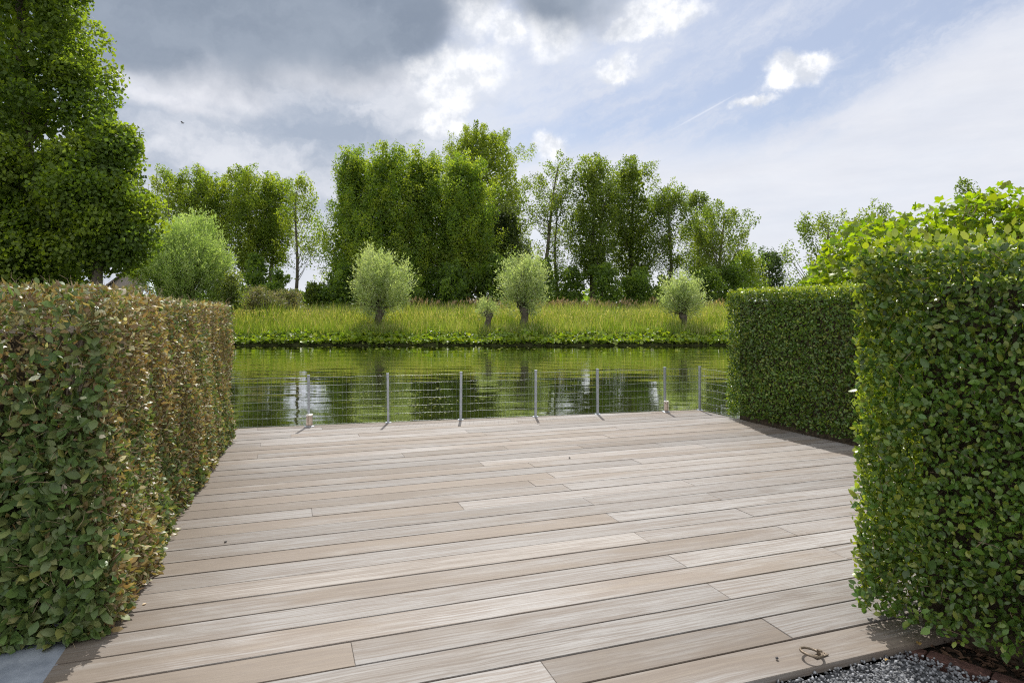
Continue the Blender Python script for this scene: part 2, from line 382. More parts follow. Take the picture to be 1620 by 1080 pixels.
# garden soil on this side, ending at the quay
E0, ES = np.array([-3.218, 7.276]), .251                              # the deck's water edge
def edge_y(x): return E0[1] + ES * (x - E0[0])
sheet_obj('garden_soil', [(-70, -12), (70, -12), (70, 9.3), (6.0, 9.3), (2.9, 8.72), (2.44, edge_y(2.44) - .10), (-3.6, edge_y(-3.6) - .10), (-5, 7.1), (-70, 7.1)], M['soil'], -.125)
q = [(-70, 7.1), (-5, 7.1), (-3.6, edge_y(-3.6) - .10), (2.44, edge_y(2.44) - .10), (2.9, 8.72), (6.0, 9.3), (70, 9.3)]
me = bpy.data.meshes.new('quay_wall'); me.from_pydata([(x, y, -.125) for x, y in q] + [(x, y, -1.2) for x, y in q], [], [(k, k + 1, k + 1 + len(q), k + len(q)) for k in range(len(q) - 1)]); me.update()
structure(link('quay_wall', me, M['bank']))

# ------------------------------------------------------------------ deck of planks
P_LEFT = np.array([-1.68, 2.38]); P_RIGHT = np.array([2.54, 8.72]); D2 = np.array([-math.sin(THETA), math.cos(THETA)])
U2, V2 = UB[:2], VB[:2]
V0, PITCH, PW, TH = 1.862, .1888, .1800, .028
u_left = P_LEFT @ U2; u_right = P_RIGHT @ U2
def clip_far(poly):
    out = []
    f = lambda p: (lambda w: edge_y(w[0]) - w[1])(p[0] * U2 + p[1] * V2)
    for k in range(len(poly)):
        a, b = poly[k], poly[(k + 1) % len(poly)]; fa, fb = f(a), f(b)
        if fa >= 0: out.append(a)
        if (fa >= 0) != (fb >= 0): t = fa / (fa - fb); out.append(a + t * (b - a))
    return out
seam_px = [(1228, 992), (1016, 850), (1072, 887), (1137, 934), (1249, 841), (1323, 875), (970, 819), (1183, 812), (1131, 785), (930, 792), (1086, 762), (893, 768), (868, 749), (838, 762), (839, 734), (1008, 730),
           (493, 806), (726, 796), (802, 709), (765, 685), (960, 690), (1040, 702), (640, 722), (560, 1040), (870, 1065)]
seams = {}
for a in seam_px:
    w = ground(*a)[:2]; seams.setdefault(int(math.floor((w @ V2 - V0) / PITCH)), []).append(float(w @ U2))
deck = structure(bpy.data.objects.new('wooden_deck', None)); C.objects.link(deck)
nplank = 0
for k in range(0, 38):
    va = V0 + k * PITCH + .0046 + random.uniform(-.0024, .001); vb = V0 + (k + 1) * PITCH - .0048 + random.uniform(-.001, .0024)
    cuts = seams.get(k, [])
    if not cuts: cuts = [random.uniform(u_left + .4, u_right - .6)]
    cuts = [u_left - .02] + sorted(cuts) + [u_right]
    while cuts[-1] - cuts[-2] > 3.6: cuts.insert(-1, cuts[-2] + random.uniform(1.8, 3.0))
    for a, b in zip(cuts[:-1], cuts[1:]):
        poly = clip_far([np.array([a + .0008, va]), np.array([b - .0008, va]), np.array([b - .0008, vb]), np.array([a + .0008, vb])])
        if len(poly) < 3: continue
        o2 = sum(poly) / len(poly)
        bm = bmesh.new()
        top = [bm.verts.new((*(p - o2), 0)) for p in poly]; bot = [bm.verts.new((*(p - o2), -TH)) for p in poly]
        ft = bm.faces.new(top); bm.faces.new(bot[::-1])
        for j in range(len(poly)): bm.faces.new((top[j], bot[j], bot[(j + 1) % len(poly)], top[(j + 1) % len(poly)]))
        bmesh.ops.recalc_face_normals(bm, faces=bm.faces)
        bmesh.ops.bevel(bm, geom=list(ft.edges), offset=.0015, segments=2, affect='EDGES')
        o = link('plank', bm_mesh('plank', bm), M['wood'], deck)
        w = o2[0] * U2 + o2[1] * V2
        o.location = (w[0], w[1], random.uniform(-.0012, .0012)); o.rotation_euler = (random.uniform(-.003, .003), 0, THETA)
        nplank += 1

# ------------------------------------------------------------------ stone path, brick edging, gravel, mulch
pl = lambda t: P_LEFT + D2 * t - U2 * .006
a, b = pl(-2.2), pl(1.0)
bm = bmesh.new(); pts = [a, b, b - U2 * 2.4, a - U2 * 2.4]
top = [bm.verts.new((*p, -.002)) for p in pts]; bot = [bm.verts.new((*p, -.06)) for p in pts]
ft = bm.faces.new(top); [bm.faces.new((top[j], bot[j], bot[(j + 1) % 4], top[(j + 1) % 4])) for j in range(4)]
bmesh.ops.recalc_face_normals(bm, faces=bm.faces); bmesh.ops.bevel(bm, geom=list(ft.edges), offset=.004, segments=2, affect='EDGES')
structure(link('stone_path', bm_mesh('stone_path', bm), M['bluestone']))

EDGE_A = np.array([1.50, 2.60]); ED = np.array([.677, -.736]); EN = np.array([.736, .677])       # brick row beside the gravel
edging = thing('brick_edging', 'sunken row of red bricks between the grey gravel and the dark mulch', 'edging', (*EDGE_A, 0))
for k in range(9):
    bm = bmesh.new(); box_bm(bm, 0, 0, -.09, .198, .062, random.uniform(-.026, -.018), .004)
    o = link('brick', bm_mesh('brick', bm), M['brick'], edging)
    p = ED * (.206 * k - .05); o.location = (p[0], p[1], 0); o.rotation_euler = (random.uniform(-.02, .02), random.uniform(-.02, .02), math.atan2(ED[1], ED[0]) + random.uniform(-.01, .01))
near = lambda x: 1.977 + .35 * x
gz = -.040
sheet_obj('gravel_bed', [(-.6, near(-.6) - .004), (EDGE_A[0] + .02, near(EDGE_A[0] + .02) - .004), (*(EDGE_A + ED * 2.2),), (-.6, .9)], plain('gravel_base', (.10, .105, .115), .9), gz)
ico = bmesh.new(); bmesh.ops.create_icosphere(ico, subdivisions=1, radius=1.0)
icv = np.array([v.co[:] for v in ico.verts]); icf = np.array([[v.index for v in f.verts] for f in ico.faces]); ico.free()
N0 = 15500
P = np.stack([rng.uniform(.2, 2.35, N0), rng.uniform(1.75, 2.62, N0), np.full(N0, gz)], 1)
ok = (P[:, 1] < near(P[:, 0]) - .004) & (((P[:, :2] - EDGE_A) @ EN) < -.006)
P = P[ok]; n = len(P); P[:, 2] += rng.uniform(0, .022, n)
rot = np.linalg.qr(rng.normal(size=(n, 3, 3)))[0]; scl = rng.uniform(.0036, .0078, (n, 1)) * rng.uniform(.55, 1.25, (n, 3))
shape = icv[None] * rng.uniform(.72, 1.25, (n, len(icv), 1))
V = P[:, None] + np.einsum('nij,nkj->nki', rot, shape * scl[:, None, :])
g = rng.uniform(.07, .37, (n, 1)) ** 1.1; cc = np.repeat(g * np.array([[.97, 1.0, 1.06]]), len(icv), 0)
stuff(link('gravel', np_mesh('gravel', V.reshape(-1, 3), [(icf[None] + (np.arange(n) * len(icv))[:, None, None]).reshape(-1, 3)], cc), M['gravel']))
n = 2600
P = np.stack([rng.uniform(0, 1.6, n), rng.uniform(.07, .75, n), np.zeros(n)], 1)
W2 = EDGE_A[None] + P[:, :1] * ED[None] + P[:, 1:2] * EN[None]
P = np.concatenate([W2, rng.uniform(-.045, -.02, (n, 1))], 1)
Dv = rng.normal(size=(n, 3)) * [1, 1, .25]; Nv = np.array([[0, 0, 1.]]) + rng.normal(size=(n, 3)) * .5
cc = np.array([[.075, .045, .03]]) * rng.uniform(.5, 2.2, (n, 1))
stuff(link('bark_mulch', leaf_mesh('bark_mulch', SIMPLE, P, Dv, Nv, rng.uniform(.015, .05, n), cc, .7), leaf_mat('mulch', .02, .9, .2)))
sheet_obj('mulch_bed', [(*(EDGE_A + EN * .06 - ED * .1),), (*(EDGE_A + EN * .06 + ED * 2.2),), (*(EDGE_A + EN * 1.6 + ED * 2.2),), (*(EDGE_A + EN * 1.6 - ED * .1),)], M['soil'], -.045)

# ------------------------------------------------------------------ hedges
def single_leaves(root, name, tmpl, P, D, N, size, colr, width, m, kinds=10):
    """the leaves that show largest, each an object, sharing a few meshes"""
    S, D, N = frames(D, N)
    pal = np.random.default_rng(3).choice(len(colr), min(kinds, len(colr)), replace=False)
    mes = []
    for q in pal:
        me = np_mesh(name, tmpl[0] * [width, 1, 1], [tmpl[1]], np.repeat(colr[q:q + 1], len(tmpl[0]), 0)); me.materials.append(m); mes.append(me)
    for q in range(len(P)):
        o = bpy.data.objects.new(name, mes[int(np.argmin(((colr[pal] - colr[q]) ** 2).sum(1)))]); C.objects.link(o); o.parent = root
        mt = Matrix.Identity(4)
        for r in range(3):
            mt[r][0], mt[r][1], mt[r][2], mt[r][3] = S[q, r], D[q, r], N[q, r], P[q, r]
        o.matrix_basis = mt @ Matrix.Scale(float(size[q]), 4)

def face_points(n, origin, du, lu, dv, lv, normal, depth, pow_=2.0, wave=1.0):
    """points spread over a clipped face: du, dv its axes, scattered inwards by depth"""
    u = rng.uniform(0, lu, n); v = rng.uniform(0, lv, n); d = depth * rng.random(n) ** pow_
    wob = .022 * np.sin(u * 3.1 + 1.3 * np.sin(v * 2.2)) + .018 * np.sin(v * 5.3 + u * 1.9) + .012 * np.sin(u * 11 + v * 9)
    P = origin + u[:, None] * du + v[:, None] * dv + (wob * wave - d)[:, None] * normal
    return P, u, v, d
def leaf_dirs(n, normal, up=.35, spread=.75):
    D = rng.normal(size=(n, 3)) * .75 + np.array([0, 0, up]) + normal * .25
    N = normal * 1.0 + np.array([0, 0, .45]) + rng.normal(size=(n, 3)) * spread
    return D, N
def pick(colors, n, p, jit=.22):
    c = np.array(colors)[rng.choice(len(colors), n, p=p)]; return np.clip(c * rng.uniform(1 - jit, 1 + jit, (n, 1)) * rng.uniform(.93, 1.07, (n, 3)), 0, 1)
def tone(P, k=4.0):
    return (1 + .22 * np.sin(P[:, 0] * k * 1.7 + 2 * np.sin(P[:, 2] * k) + P[:, 1] * k) * np.sin(P[:, 2] * k * 1.9 + P[:, 1] * 3.1 + 1.5 * np.sin(P[:, 0] * k * .8)))[:, None]
def core_box(name, corner, du, lu, dn, ln, z0, z1, root, inset=.12):  # solid dark box put inside a hedge to block see-through and light
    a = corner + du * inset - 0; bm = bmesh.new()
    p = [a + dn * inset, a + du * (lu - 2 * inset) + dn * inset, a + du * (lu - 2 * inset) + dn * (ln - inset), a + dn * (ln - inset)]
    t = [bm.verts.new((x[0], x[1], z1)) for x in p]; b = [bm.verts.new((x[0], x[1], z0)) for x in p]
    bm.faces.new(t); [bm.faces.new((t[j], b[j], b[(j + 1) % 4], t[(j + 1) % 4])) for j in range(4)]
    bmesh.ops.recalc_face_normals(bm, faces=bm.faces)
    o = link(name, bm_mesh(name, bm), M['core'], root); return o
def twigs_on(face, n, length, r, m, name, root, outward=.5):
    paths = []
    P, *_ = face_points(n, *face, 1.2)
    D = unit(rng.normal(size=(n, 3)) * .8 + face[5] * outward + np.array([0, 0, .3]))
    for p, d in zip(P, D):
        L = length * random.uniform(.5, 1.3); q = p + d * L * .55 + rng.normal(size=3) * L * .08
        paths.append(([p - d * L * .3, q, p + d * L + rng.normal(size=3) * L * .1], [r, r * .8, r * .45]))
    return stuff(link(name, tubes(name, paths, 3, cap=False), m, root))

GREEN = [(.098, .170, .028), (.070, .132, .026), (.145, .205, .034), (.20, .24, .042)]
Z3 = np.array([0, 0, 1.0])

# --- the half-dried hedge
D3 = np.array([D2[0], D2[1], 0.]); U3 = np.array([U2[0], U2[1], 0.])
DL = unit(np.array([-.312, 1., 0])); UL = np.array([DL[1], -DL[0], 0])
LH, LL, LWID = 1.38, 4.12, 1.0
LC = np.array([-1.640, 2.585, 0.0])
left = thing('clipped_hedge', 'browned and half dried clipped hedge standing on the bluestone side of the deck', 'hedge')
core_box('core_block', LC, -UL, LWID, DL, LL, -.12, LH - .16, left, .20)
faces_L = {'side': (LC, DL, LL, Z3, LH, UL, .13), 'front': (LC, -UL, LWID, Z3, LH, -DL, .13), 'top': (LC + Z3 * LH, DL, LL, -UL, LWID, Z3, .10)}
DRY = [(.260, .192, .082), (.36, .290, .140), (.180, .122, .056), (.27, .265, .098), (.19, .225, .072), (.55, .53, .38)]
AP, AD, AN, AS, AC, AW = [], [], [], [], [], []
for key, dens in (('side', 7000), ('front', 6200), ('top', 5000)):
    o_, du, lu, dv, lv, nn, dep = faces_L[key]; n = int(dens * lu * lv)
    P, u, v, d = face_points(n, *faces_L[key])
    D, N = leaf_dirs(n, nn, .25, 1.15 if key == 'side' else .85)
    if key == 'front':
        h = np.clip((v - .35) / 1.0 + .16 * np.sin(u * 7 + v * 4) + rng.normal(size=n) * .12, 0, 1)
        dry = rng.random(n) < np.clip(h * .92 - .06, 0, 1)
        s = rng.uniform(.040, .066, n) * (1.12 - .25 * h) * np.where(dry, .70, .92)
    elif key == 'side':
        h = np.clip(.70 + .28 * (v - .5) + .18 * np.sin(u * 2.6 + v * 5) + .15 * np.sin(u * 5 - v * 7), .25, .95)
        dry = rng.random(n) < h
        s = rng.uniform(.020, .042, n) * np.where(v < .3, 1.2, .95)
    else:
        dry = rng.random(n) < .80; s = rng.uniform(.018, .036, n)
    c = np.where(dry[:, None], pick(DRY, n, [.27, .18, .22, .13, .12, .08]), pick([(.125, .190, .058), (.10, .160, .046), (.175, .215, .080), (.21, .235, .075)], n, [.35, .3, .22, .13]))
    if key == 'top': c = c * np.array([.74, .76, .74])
    AP.append(P); AD.append(D); AN.append(N); AS.append(s); AC.append(c); AW.append(np.where(dry, rng.uniform(.45, 1.0, n), rng.uniform(.95, 1.2, n)))
AP, AD, AN, AS, AC, AW = map(np.concatenate, (AP, AD, AN, AS, AC, AW))
def split_big(P, S, count, extra=None):
    dist = np.linalg.norm(P - np.array([0, 0, EYE]), axis=1); xr = P[:, 0] / np.maximum(P[:, 1], .1); yr = (P[:, 2] - EYE) / np.maximum(P[:, 1], .1)
    score = S / dist * ((np.abs(xr) < .80) & (np.abs(yr) < .57))
    if extra is not None: score = score * extra
    idx = np.argsort(-score)[:count]; mask = np.zeros(len(P), bool); mask[idx] = True; return mask
outer = np.concatenate([np.ones(1)])
def outness(P, faces):
    o = np.zeros(len(P), bool)
    for f in faces: o |= ((P - f[0]) @ f[5]) > -.035
    return o.astype(float)
big = split_big(AP, AS, 300, outness(AP, [faces_L['side'], faces_L['front']]))
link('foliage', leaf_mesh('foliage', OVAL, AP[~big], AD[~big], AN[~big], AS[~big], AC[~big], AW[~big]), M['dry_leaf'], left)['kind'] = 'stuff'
single_leaves(left, 'leaf', LEAF, AP[big], AD[big], AN[big], AS[big], AC[big], 1.05, M['dry_leaf'], 14)
twigs_on(faces_L['side'], 2600, .07, .0013, M['pale_twig'], 'twigs', left)
twigs_on(faces_L['front'], 650, .09, .0014, M['pale_twig'], 'twigs', left)
twigs_on(faces_L['top'], 1600, .07, .0014, M['pale_twig'], 'twigs', left, .9)

# --- the tall clipped green hedge beside the gravel
RC = np.array([1.470, 2.735, 0.0]); RU = np.array([.625, -.78, 0]); RU /= np.linalg.norm(RU); RN = np.array([-.78, -.625, 0]); RN /= np.linalg.norm(RN)
RH, RL, RW = 1.555, 1.75, .75
near_h = thing('clipped_hedge', 'tall clipped dark green hedge rising from mulch beside the gravel', 'hedge')
core_box('core_block', RC, RU, RL, -RN, RW, -.12, RH - .14, near_h, .19)
faces_R = {'front': (RC + Z3 * .07, RU, RL, Z3, RH - .07, RN, .19), 'end': (RC + Z3 * .07, -RN, RW, Z3, RH - .07, -RU, .14), 'top': (RC + Z3 * RH, RU, RL, -RN, RW, Z3, .10)}
AP, AD, AN, AS, AC = [], [], [], [], []
for key, dens in (('front', 9500), ('end', 9500), ('top', 4200)):
    o_, du, lu, dv, lv, nn, dep = faces_R[key]; n = int(dens * lu * lv)
    P, u, v, d = face_points(n, *faces_R[key], wave=.25); D, N = leaf_dirs(n, nn, .5, .75)
    AP.append(P); AD.append(D); AN.append(N); AS.append(rng.uniform(.018, .036, n) * np.where(rng.random(n) < .12, 1.4, 1)); AC.append(pick(GREEN, n, [.38, .34, .2, .08]) if key == 'front' else pick([(.30, .36, .045), (.19, .26, .04)], n, [.6, .4]))  # end and top leaves take young-growth colour, brightened as painted rim light
    if key == 'end': P[:, :] += -RU * rng.uniform(-.02, .015, (n, 1))
    if key == 'front': P[:, :2] += (np.clip(.28 - P[:, 2:3], 0, 1) * .35) * RN[:2] * rng.uniform(.2, 1, (n, 1))
n = 420                                              # young shoots on the top
P, u, v, d = face_points(n, RC + Z3 * (RH + .03), RU, RL, -RN, RW, Z3, .06); D = rng.normal(size=(n, 3)) * .4 + Z3; N = rng.normal(size=(n, 3))
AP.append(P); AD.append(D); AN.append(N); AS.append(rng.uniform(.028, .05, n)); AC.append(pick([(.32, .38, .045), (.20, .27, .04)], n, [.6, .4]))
AP, AD, AN, AS, AC = map(np.concatenate, (AP, AD, AN, AS, AC))
AC = AC * tone(AP)
big = split_big(AP, AS, 300, outness(AP, [faces_R['front']]))
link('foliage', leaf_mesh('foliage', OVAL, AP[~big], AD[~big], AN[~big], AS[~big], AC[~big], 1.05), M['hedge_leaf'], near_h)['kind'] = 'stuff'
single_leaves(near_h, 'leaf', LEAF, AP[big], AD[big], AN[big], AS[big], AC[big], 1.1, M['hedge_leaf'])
twigs_on(faces_R['front'], 500, .06, .0013, M['twig'], 'twigs', near_h)

# --- the long green hedge along the deck
BC = np.array([2.71, 8.08, 0.0]); BH, BLEN, BW = 1.555, 5.2, .85
back = thing('clipped_hedge', 'long clipped green hedge with a sunlit flat top along the far side of the deck', 'hedge')
core_box('core_block', BC, -D3, BLEN, U3, BW, -.12, BH - .10, back, .11)
faces_B = {'side': (BC + Z3 * .05, -D3, BLEN, Z3, BH - .05, -U3, .13), 'end': (BC + Z3 * .05, U3, BW, Z3, BH - .05, D3, .12), 'top': (BC + Z3 * BH, -D3, BLEN, U3, BW, Z3, .08)}
AP, AD, AN, AS, AC = [], [], [], [], []
for key, dens in (('side', 5600), ('end', 3600), ('top', 4200)):
    o_, du, lu, dv, lv, nn, dep = faces_B[key]; n = int(dens * lu * lv)
    P, u, v, d = face_points(n, *faces_B[key], wave=.25); D, N = leaf_dirs(n, nn, .5, .8)
    P[:, :2] += (np.clip(.16 - P[:, 2], 0, 1) * .4)[:, None] * U2 * (key == 'side')
    AP.append(P); AD.append(D); AN.append(N); AS.append(rng.uniform(.022, .042, n))
    AC.append(pick(GREEN, n, [.40, .30, .22, .08]) if key == 'side' else pick([(.32, .38, .045), (.20, .27, .04)], n, [.65, .35]))  # top and end: young leaf colour with backlight brightness painted in
    if key == 'top': P[:, 2] += rng.uniform(-.01, .045, n)
AP, AD, AN, AS, AC = map(np.concatenate, (AP, AD, AN, AS, AC))
AC = AC * tone(AP, 3.0)
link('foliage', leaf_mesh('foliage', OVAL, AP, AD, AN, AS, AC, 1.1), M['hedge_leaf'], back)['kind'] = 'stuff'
twigs_on(faces_B['side'], 500, .06, .0015, M['twig'], 'twigs', back)
stems = []
for k in range(16):
    p = BC - D3 * (.2 + .3 * k) + U3 * random.uniform(.14, .22); stems.append(([p - Z3 * .12, p + Z3 * .2, p + Z3 * .42 + U3 * .08], [.014, .012, .008]))
link('stems', tubes('stems', stems, 5), M['twig'], back)

# --- big-leaved golden shrub behind the hedges
gs = thing('leafy_shrub', 'golden green shrub with big lobed leaves growing above and behind the clipped hedges', 'shrub', (5.4, 8.2, -.12))
AP, AO = [], []
lobes = [((4.60, 7.9, 1.62), (.92, .9, .90), 1600), ((5.75, 7.9, 1.75), (1.0, .95, 1.05), 1600), ((6.9, 7.8, 1.75), (1.1, .95, 1.0), 1300), ((4.22, 7.9, 1.25), (.66, .8, .78), 950), ((5.55, 7.6, 2.22), (.45, .4, .5), 260), ((6.7, 7.7, 2.14), (.5, .4, .52), 260)]
for c, r, n in lobes:
    q = unit(rng.normal(size=(n, 3)) + np.array([0, -.25, .35])); rad = (1 - .30 * rng.random((n, 1)) ** 1.6) * (1 + .10 * np.sin(q[:, :1] * 7) * np.cos(q[:, 2:] * 6))
    AP.append(np.array(c) + q * rad * np.array(r)); AO.append(q)
AP, AO = np.concatenate(AP), np.concatenate(AO); n = len(AP)
D = AO * .5 + rng.normal(size=(n, 3)) * .55 + np.array([0, -.1, -.25]); N = AO * .6 + Z3 * .7 + rng.normal(size=(n, 3)) * .4
S = rng.uniform(.075, .15, n); AC = pick([(.20, .265, .028), (.255, .305, .03), (.12, .19, .028)], n, [.46, .26, .28])
big = split_big(AP, S, 300, (AP[:, 1] < 8.0).astype(float) + .01)
loc = np.array([5.4, 8.2, -.12]); AP = AP - loc
link('foliage', leaf_mesh('foliage', LOBED, AP[~big], D[~big], N[~big], S[~big], AC[~big]), M['golden_leaf'], gs)['kind'] = 'stuff'
single_leaves(gs, 'leaf', LOBED, AP[big], D[big], N[big], S[big], AC[big], 1.0, M['golden_leaf'])
br = []
for k in range(60):
    c, r, _ = lobes[k % 6]; e = np.array(c) + unit(rng.normal(size=3) + [0, 0, .6]) * np.array(r) * .95 - loc; b0 = np.array([random.uniform(-.5, .9), random.uniform(-.2, .2), 0])
    br.append(([b0, b0 * .5 + e * .5 + [0, 0, .25], e], [.022, .014, .005]))
link('branches', tubes('branches', br, 5), M['twig'], gs)

# ------------------------------------------------------------------ wire mesh fence along the water
def edge_at(px):
    k = (px - CX) / F; Y = (E0[1] - ES * E0[0]) / (1 - ES * k); return np.array([k * Y, Y - .03, 0])
fence = thing('mesh_fence', 'low galvanised wire mesh fence on thin posts along the water edge of the deck', 'fence')
ppx = [300, 395, 490, 615, 729, 847, 945, 1051, 1106]
pp = [edge_at(p) for p in ppx]
pp = [pp[0]] + pp[2:]
corner = pp[-1]; ret = corner - D3 * .78
posts = pp
def make_post(h):
    bm = bmesh.new(); box_bm(bm, -.014, -.014, 0, .014, .014, h, .003); box_bm(bm, -.017, -.017, h - .004, .017, .017, h + .008, .003)
    return bm_mesh('post', bm)
pm = make_post(.585)
for k, p in enumerate(posts):
    if k == 0: m0 = pm
    o = link('post', pm, M['galv'], fence); o.location = p; o.rotation_euler = (random.uniform(-.01, .01), random.uniform(-.012, .012), THETA * .72)
fp = bm_mesh('foot_plate', (lambda b: (box_bm(b, -.035, -.035, 0, .035, .035, .006, .001), b)[1])(bmesh.new()))
segs = list(zip(pp[:-1], pp[1:])) + [(corner, ret)]
for p in pp:
    o = link('foot_plate', fp, M['galv'], fence); o.location = p
for a, b in segs:
    d = unit(b - a); L = np.linalg.norm(b - a); nrm = np.array([d[1], -d[0], 0]) * -.018
    for j in range(7):
        z = .012 + .0915 * j
        t_ = np.linspace(0, L, 9); pts = a + t_[:, None] * d + nrm + Z3 * z; pts[1:-1, 2] += rng.normal(size=7) * .0022
        link('wire', tubes('wire', [(pts, .0013)], 5), M['wire'], fence)
    vw = []
    for s in np.arange(.025, L, .05):
        p = a + d * s + nrm + d * rng.normal() * .001
        vw.append(([p + Z3 * .005, p + Z3 * .29 + nrm * rng.normal() * .1, p + Z3 * .562], .0006))
    stuff(link('mesh_panel', tubes('mesh_panel', vw, 4, cap=False), M['wire'], fence))

# ------------------------------------------------------------------ deck lamps
def deck_lamp(p, h, r, label, tilt):
    t = thing('deck_lamp', label, 'lamp', p, 'small deck lamps at the fence'); t.rotation_euler = (0, tilt, 0)
    link('foot', lathe('foot', [(r * 1.55, 0), (r * 1.55, .006), (r * 1.15, .011)], 24), M['galv'], t)
    b = lathe('body', [(r * 1.02, .011), (r, .03), (r * .96, h - .022), (r * .96, h - .014)], 24); b.polygons.foreach_set('use_smooth', [True] * len(b.polygons)); link('body', b, M['lamp_body'], t)
    link('cap', lathe('cap', [(r * 1.08, h - .014), (r * 1.08, h - .003), (r * .95, h)], 24), M['lamp_cap'], t)
    bm = bmesh.new(); bmesh.ops.create_uvsphere(bm, u_segments=8, v_segments=6, radius=.006, matrix=Matrix.Translation((-r * .55, -r * .80, h - .03)))
    link('screw', bm_mesh('screw', bm), M['bark'], t)
p = ground(489.5, 674.5); deck_lamp((p[0], p[1], .001), .142, .037, 'squat metal deck lamp at the fence post nearest the browned hedge', 0)
p = ground(1054, 651.5); deck_lamp((p[0], p[1], .001), .150, .030, 'slim metal deck lamp at the fence post before the green hedge', 0)

# ------------------------------------------------------------------ mooring ring and crumbs on the deck
p = ground(1297, 1037)
ring = thing('pull_ring', 'weathered metal ring on a small hinge plate set in the deck by the gravel', 'ring', (p[0], p[1], .001), rz=THETA + .12); ring.scale = (.88, .88, .88)
bm = bmesh.new(); box_bm(bm, -.036, -.014, 0, .040, .014, .004, .001); link('hinge_plate', bm_mesh('hinge_plate', bm), M['bronze'], ring)
bm = bmesh.new(); box_bm(bm, -.008, -.012, .004, .004, .012, .028, .003); link('bracket', bm_mesh('bracket', bm), M['bronze'], ring)
a = np.linspace(0, 2 * math.pi, 37); Rr = .043
pts = np.stack([-.046 + Rr * np.cos(a), .006 + Rr * np.sin(a), .019 - .10 * (Rr * np.cos(a) - Rr) * -1 * -.9], 1)
pts[:, 2] = .016 + (Rr - Rr * np.cos(a)) * .16
link('hoop', tubes('hoop', [(pts, .0056)], 8), M['bronze'], ring)
bm = bmesh.new(); bmesh.ops.create_uvsphere(bm, u_segments=10, v_segments=6, radius=.003, matrix=Matrix.Translation((.028, 0, .004))); link('screw', bm_mesh('screw', bm), M['bark'], ring)

def crumb(px, py, kind, label, size):
    p = ground(px, py)
    if kind == 'leaf':
        v = np.array([[0, 0, .001], [0, .35, .004], [0, .7, .005], [0, 1, .001], [-.27, .3, .16], [-.22, .66, .2], [.27, .3, .13], [.24, .66, .1]]); v[:, :2] *= size; v[:, 2] *= size * .9; v[:, 2] += .002
        o = link('fallen_leaf', np_mesh('fallen_leaf', v, [LEAF[1]], np.repeat([[.40, .27, .10]], 8, 0)), M['dry_leaf']); tag(o, label, 'leaf')
    else:
        v = icv * np.array([1, .7, .5]) * size * rng.uniform(.8, 1.2, (len(icv), 1)); v[:, 2] -= v[:, 2].min()
        o = link('dark_pebble', np_mesh('dark_pebble', v, [icf], np.repeat([[.03, .028, .03]], len(icv), 0)), M['gravel']); tag(o, label, 'pebble')
    o.location = (p[0], p[1], .002); o.rotation_euler = (0, 0, random.uniform(0, 6))
crumb(1229, 1043, 'p', 'small black pebble lying on the deck beside the metal ring', .009)
crumb(357, 858, 'p', 'tiny dark crumb lying on the deck seam near the browned hedge', .009)
crumb(901, 725, 'p', 'tiny dark crumb standing out in the middle of the deck', .013)
crumb(225, 958, 'leaf', 'tiny pale dead leaf on the deck beside the browned hedge', .022)
crumb(1404, 1043, 'leaf', 'tan dead leaf lying on the sunlit grey gravel', .022)
crumb(1455, 1022, 'leaf', 'orange dead leaf on the brick row under the tall green hedge', .035)

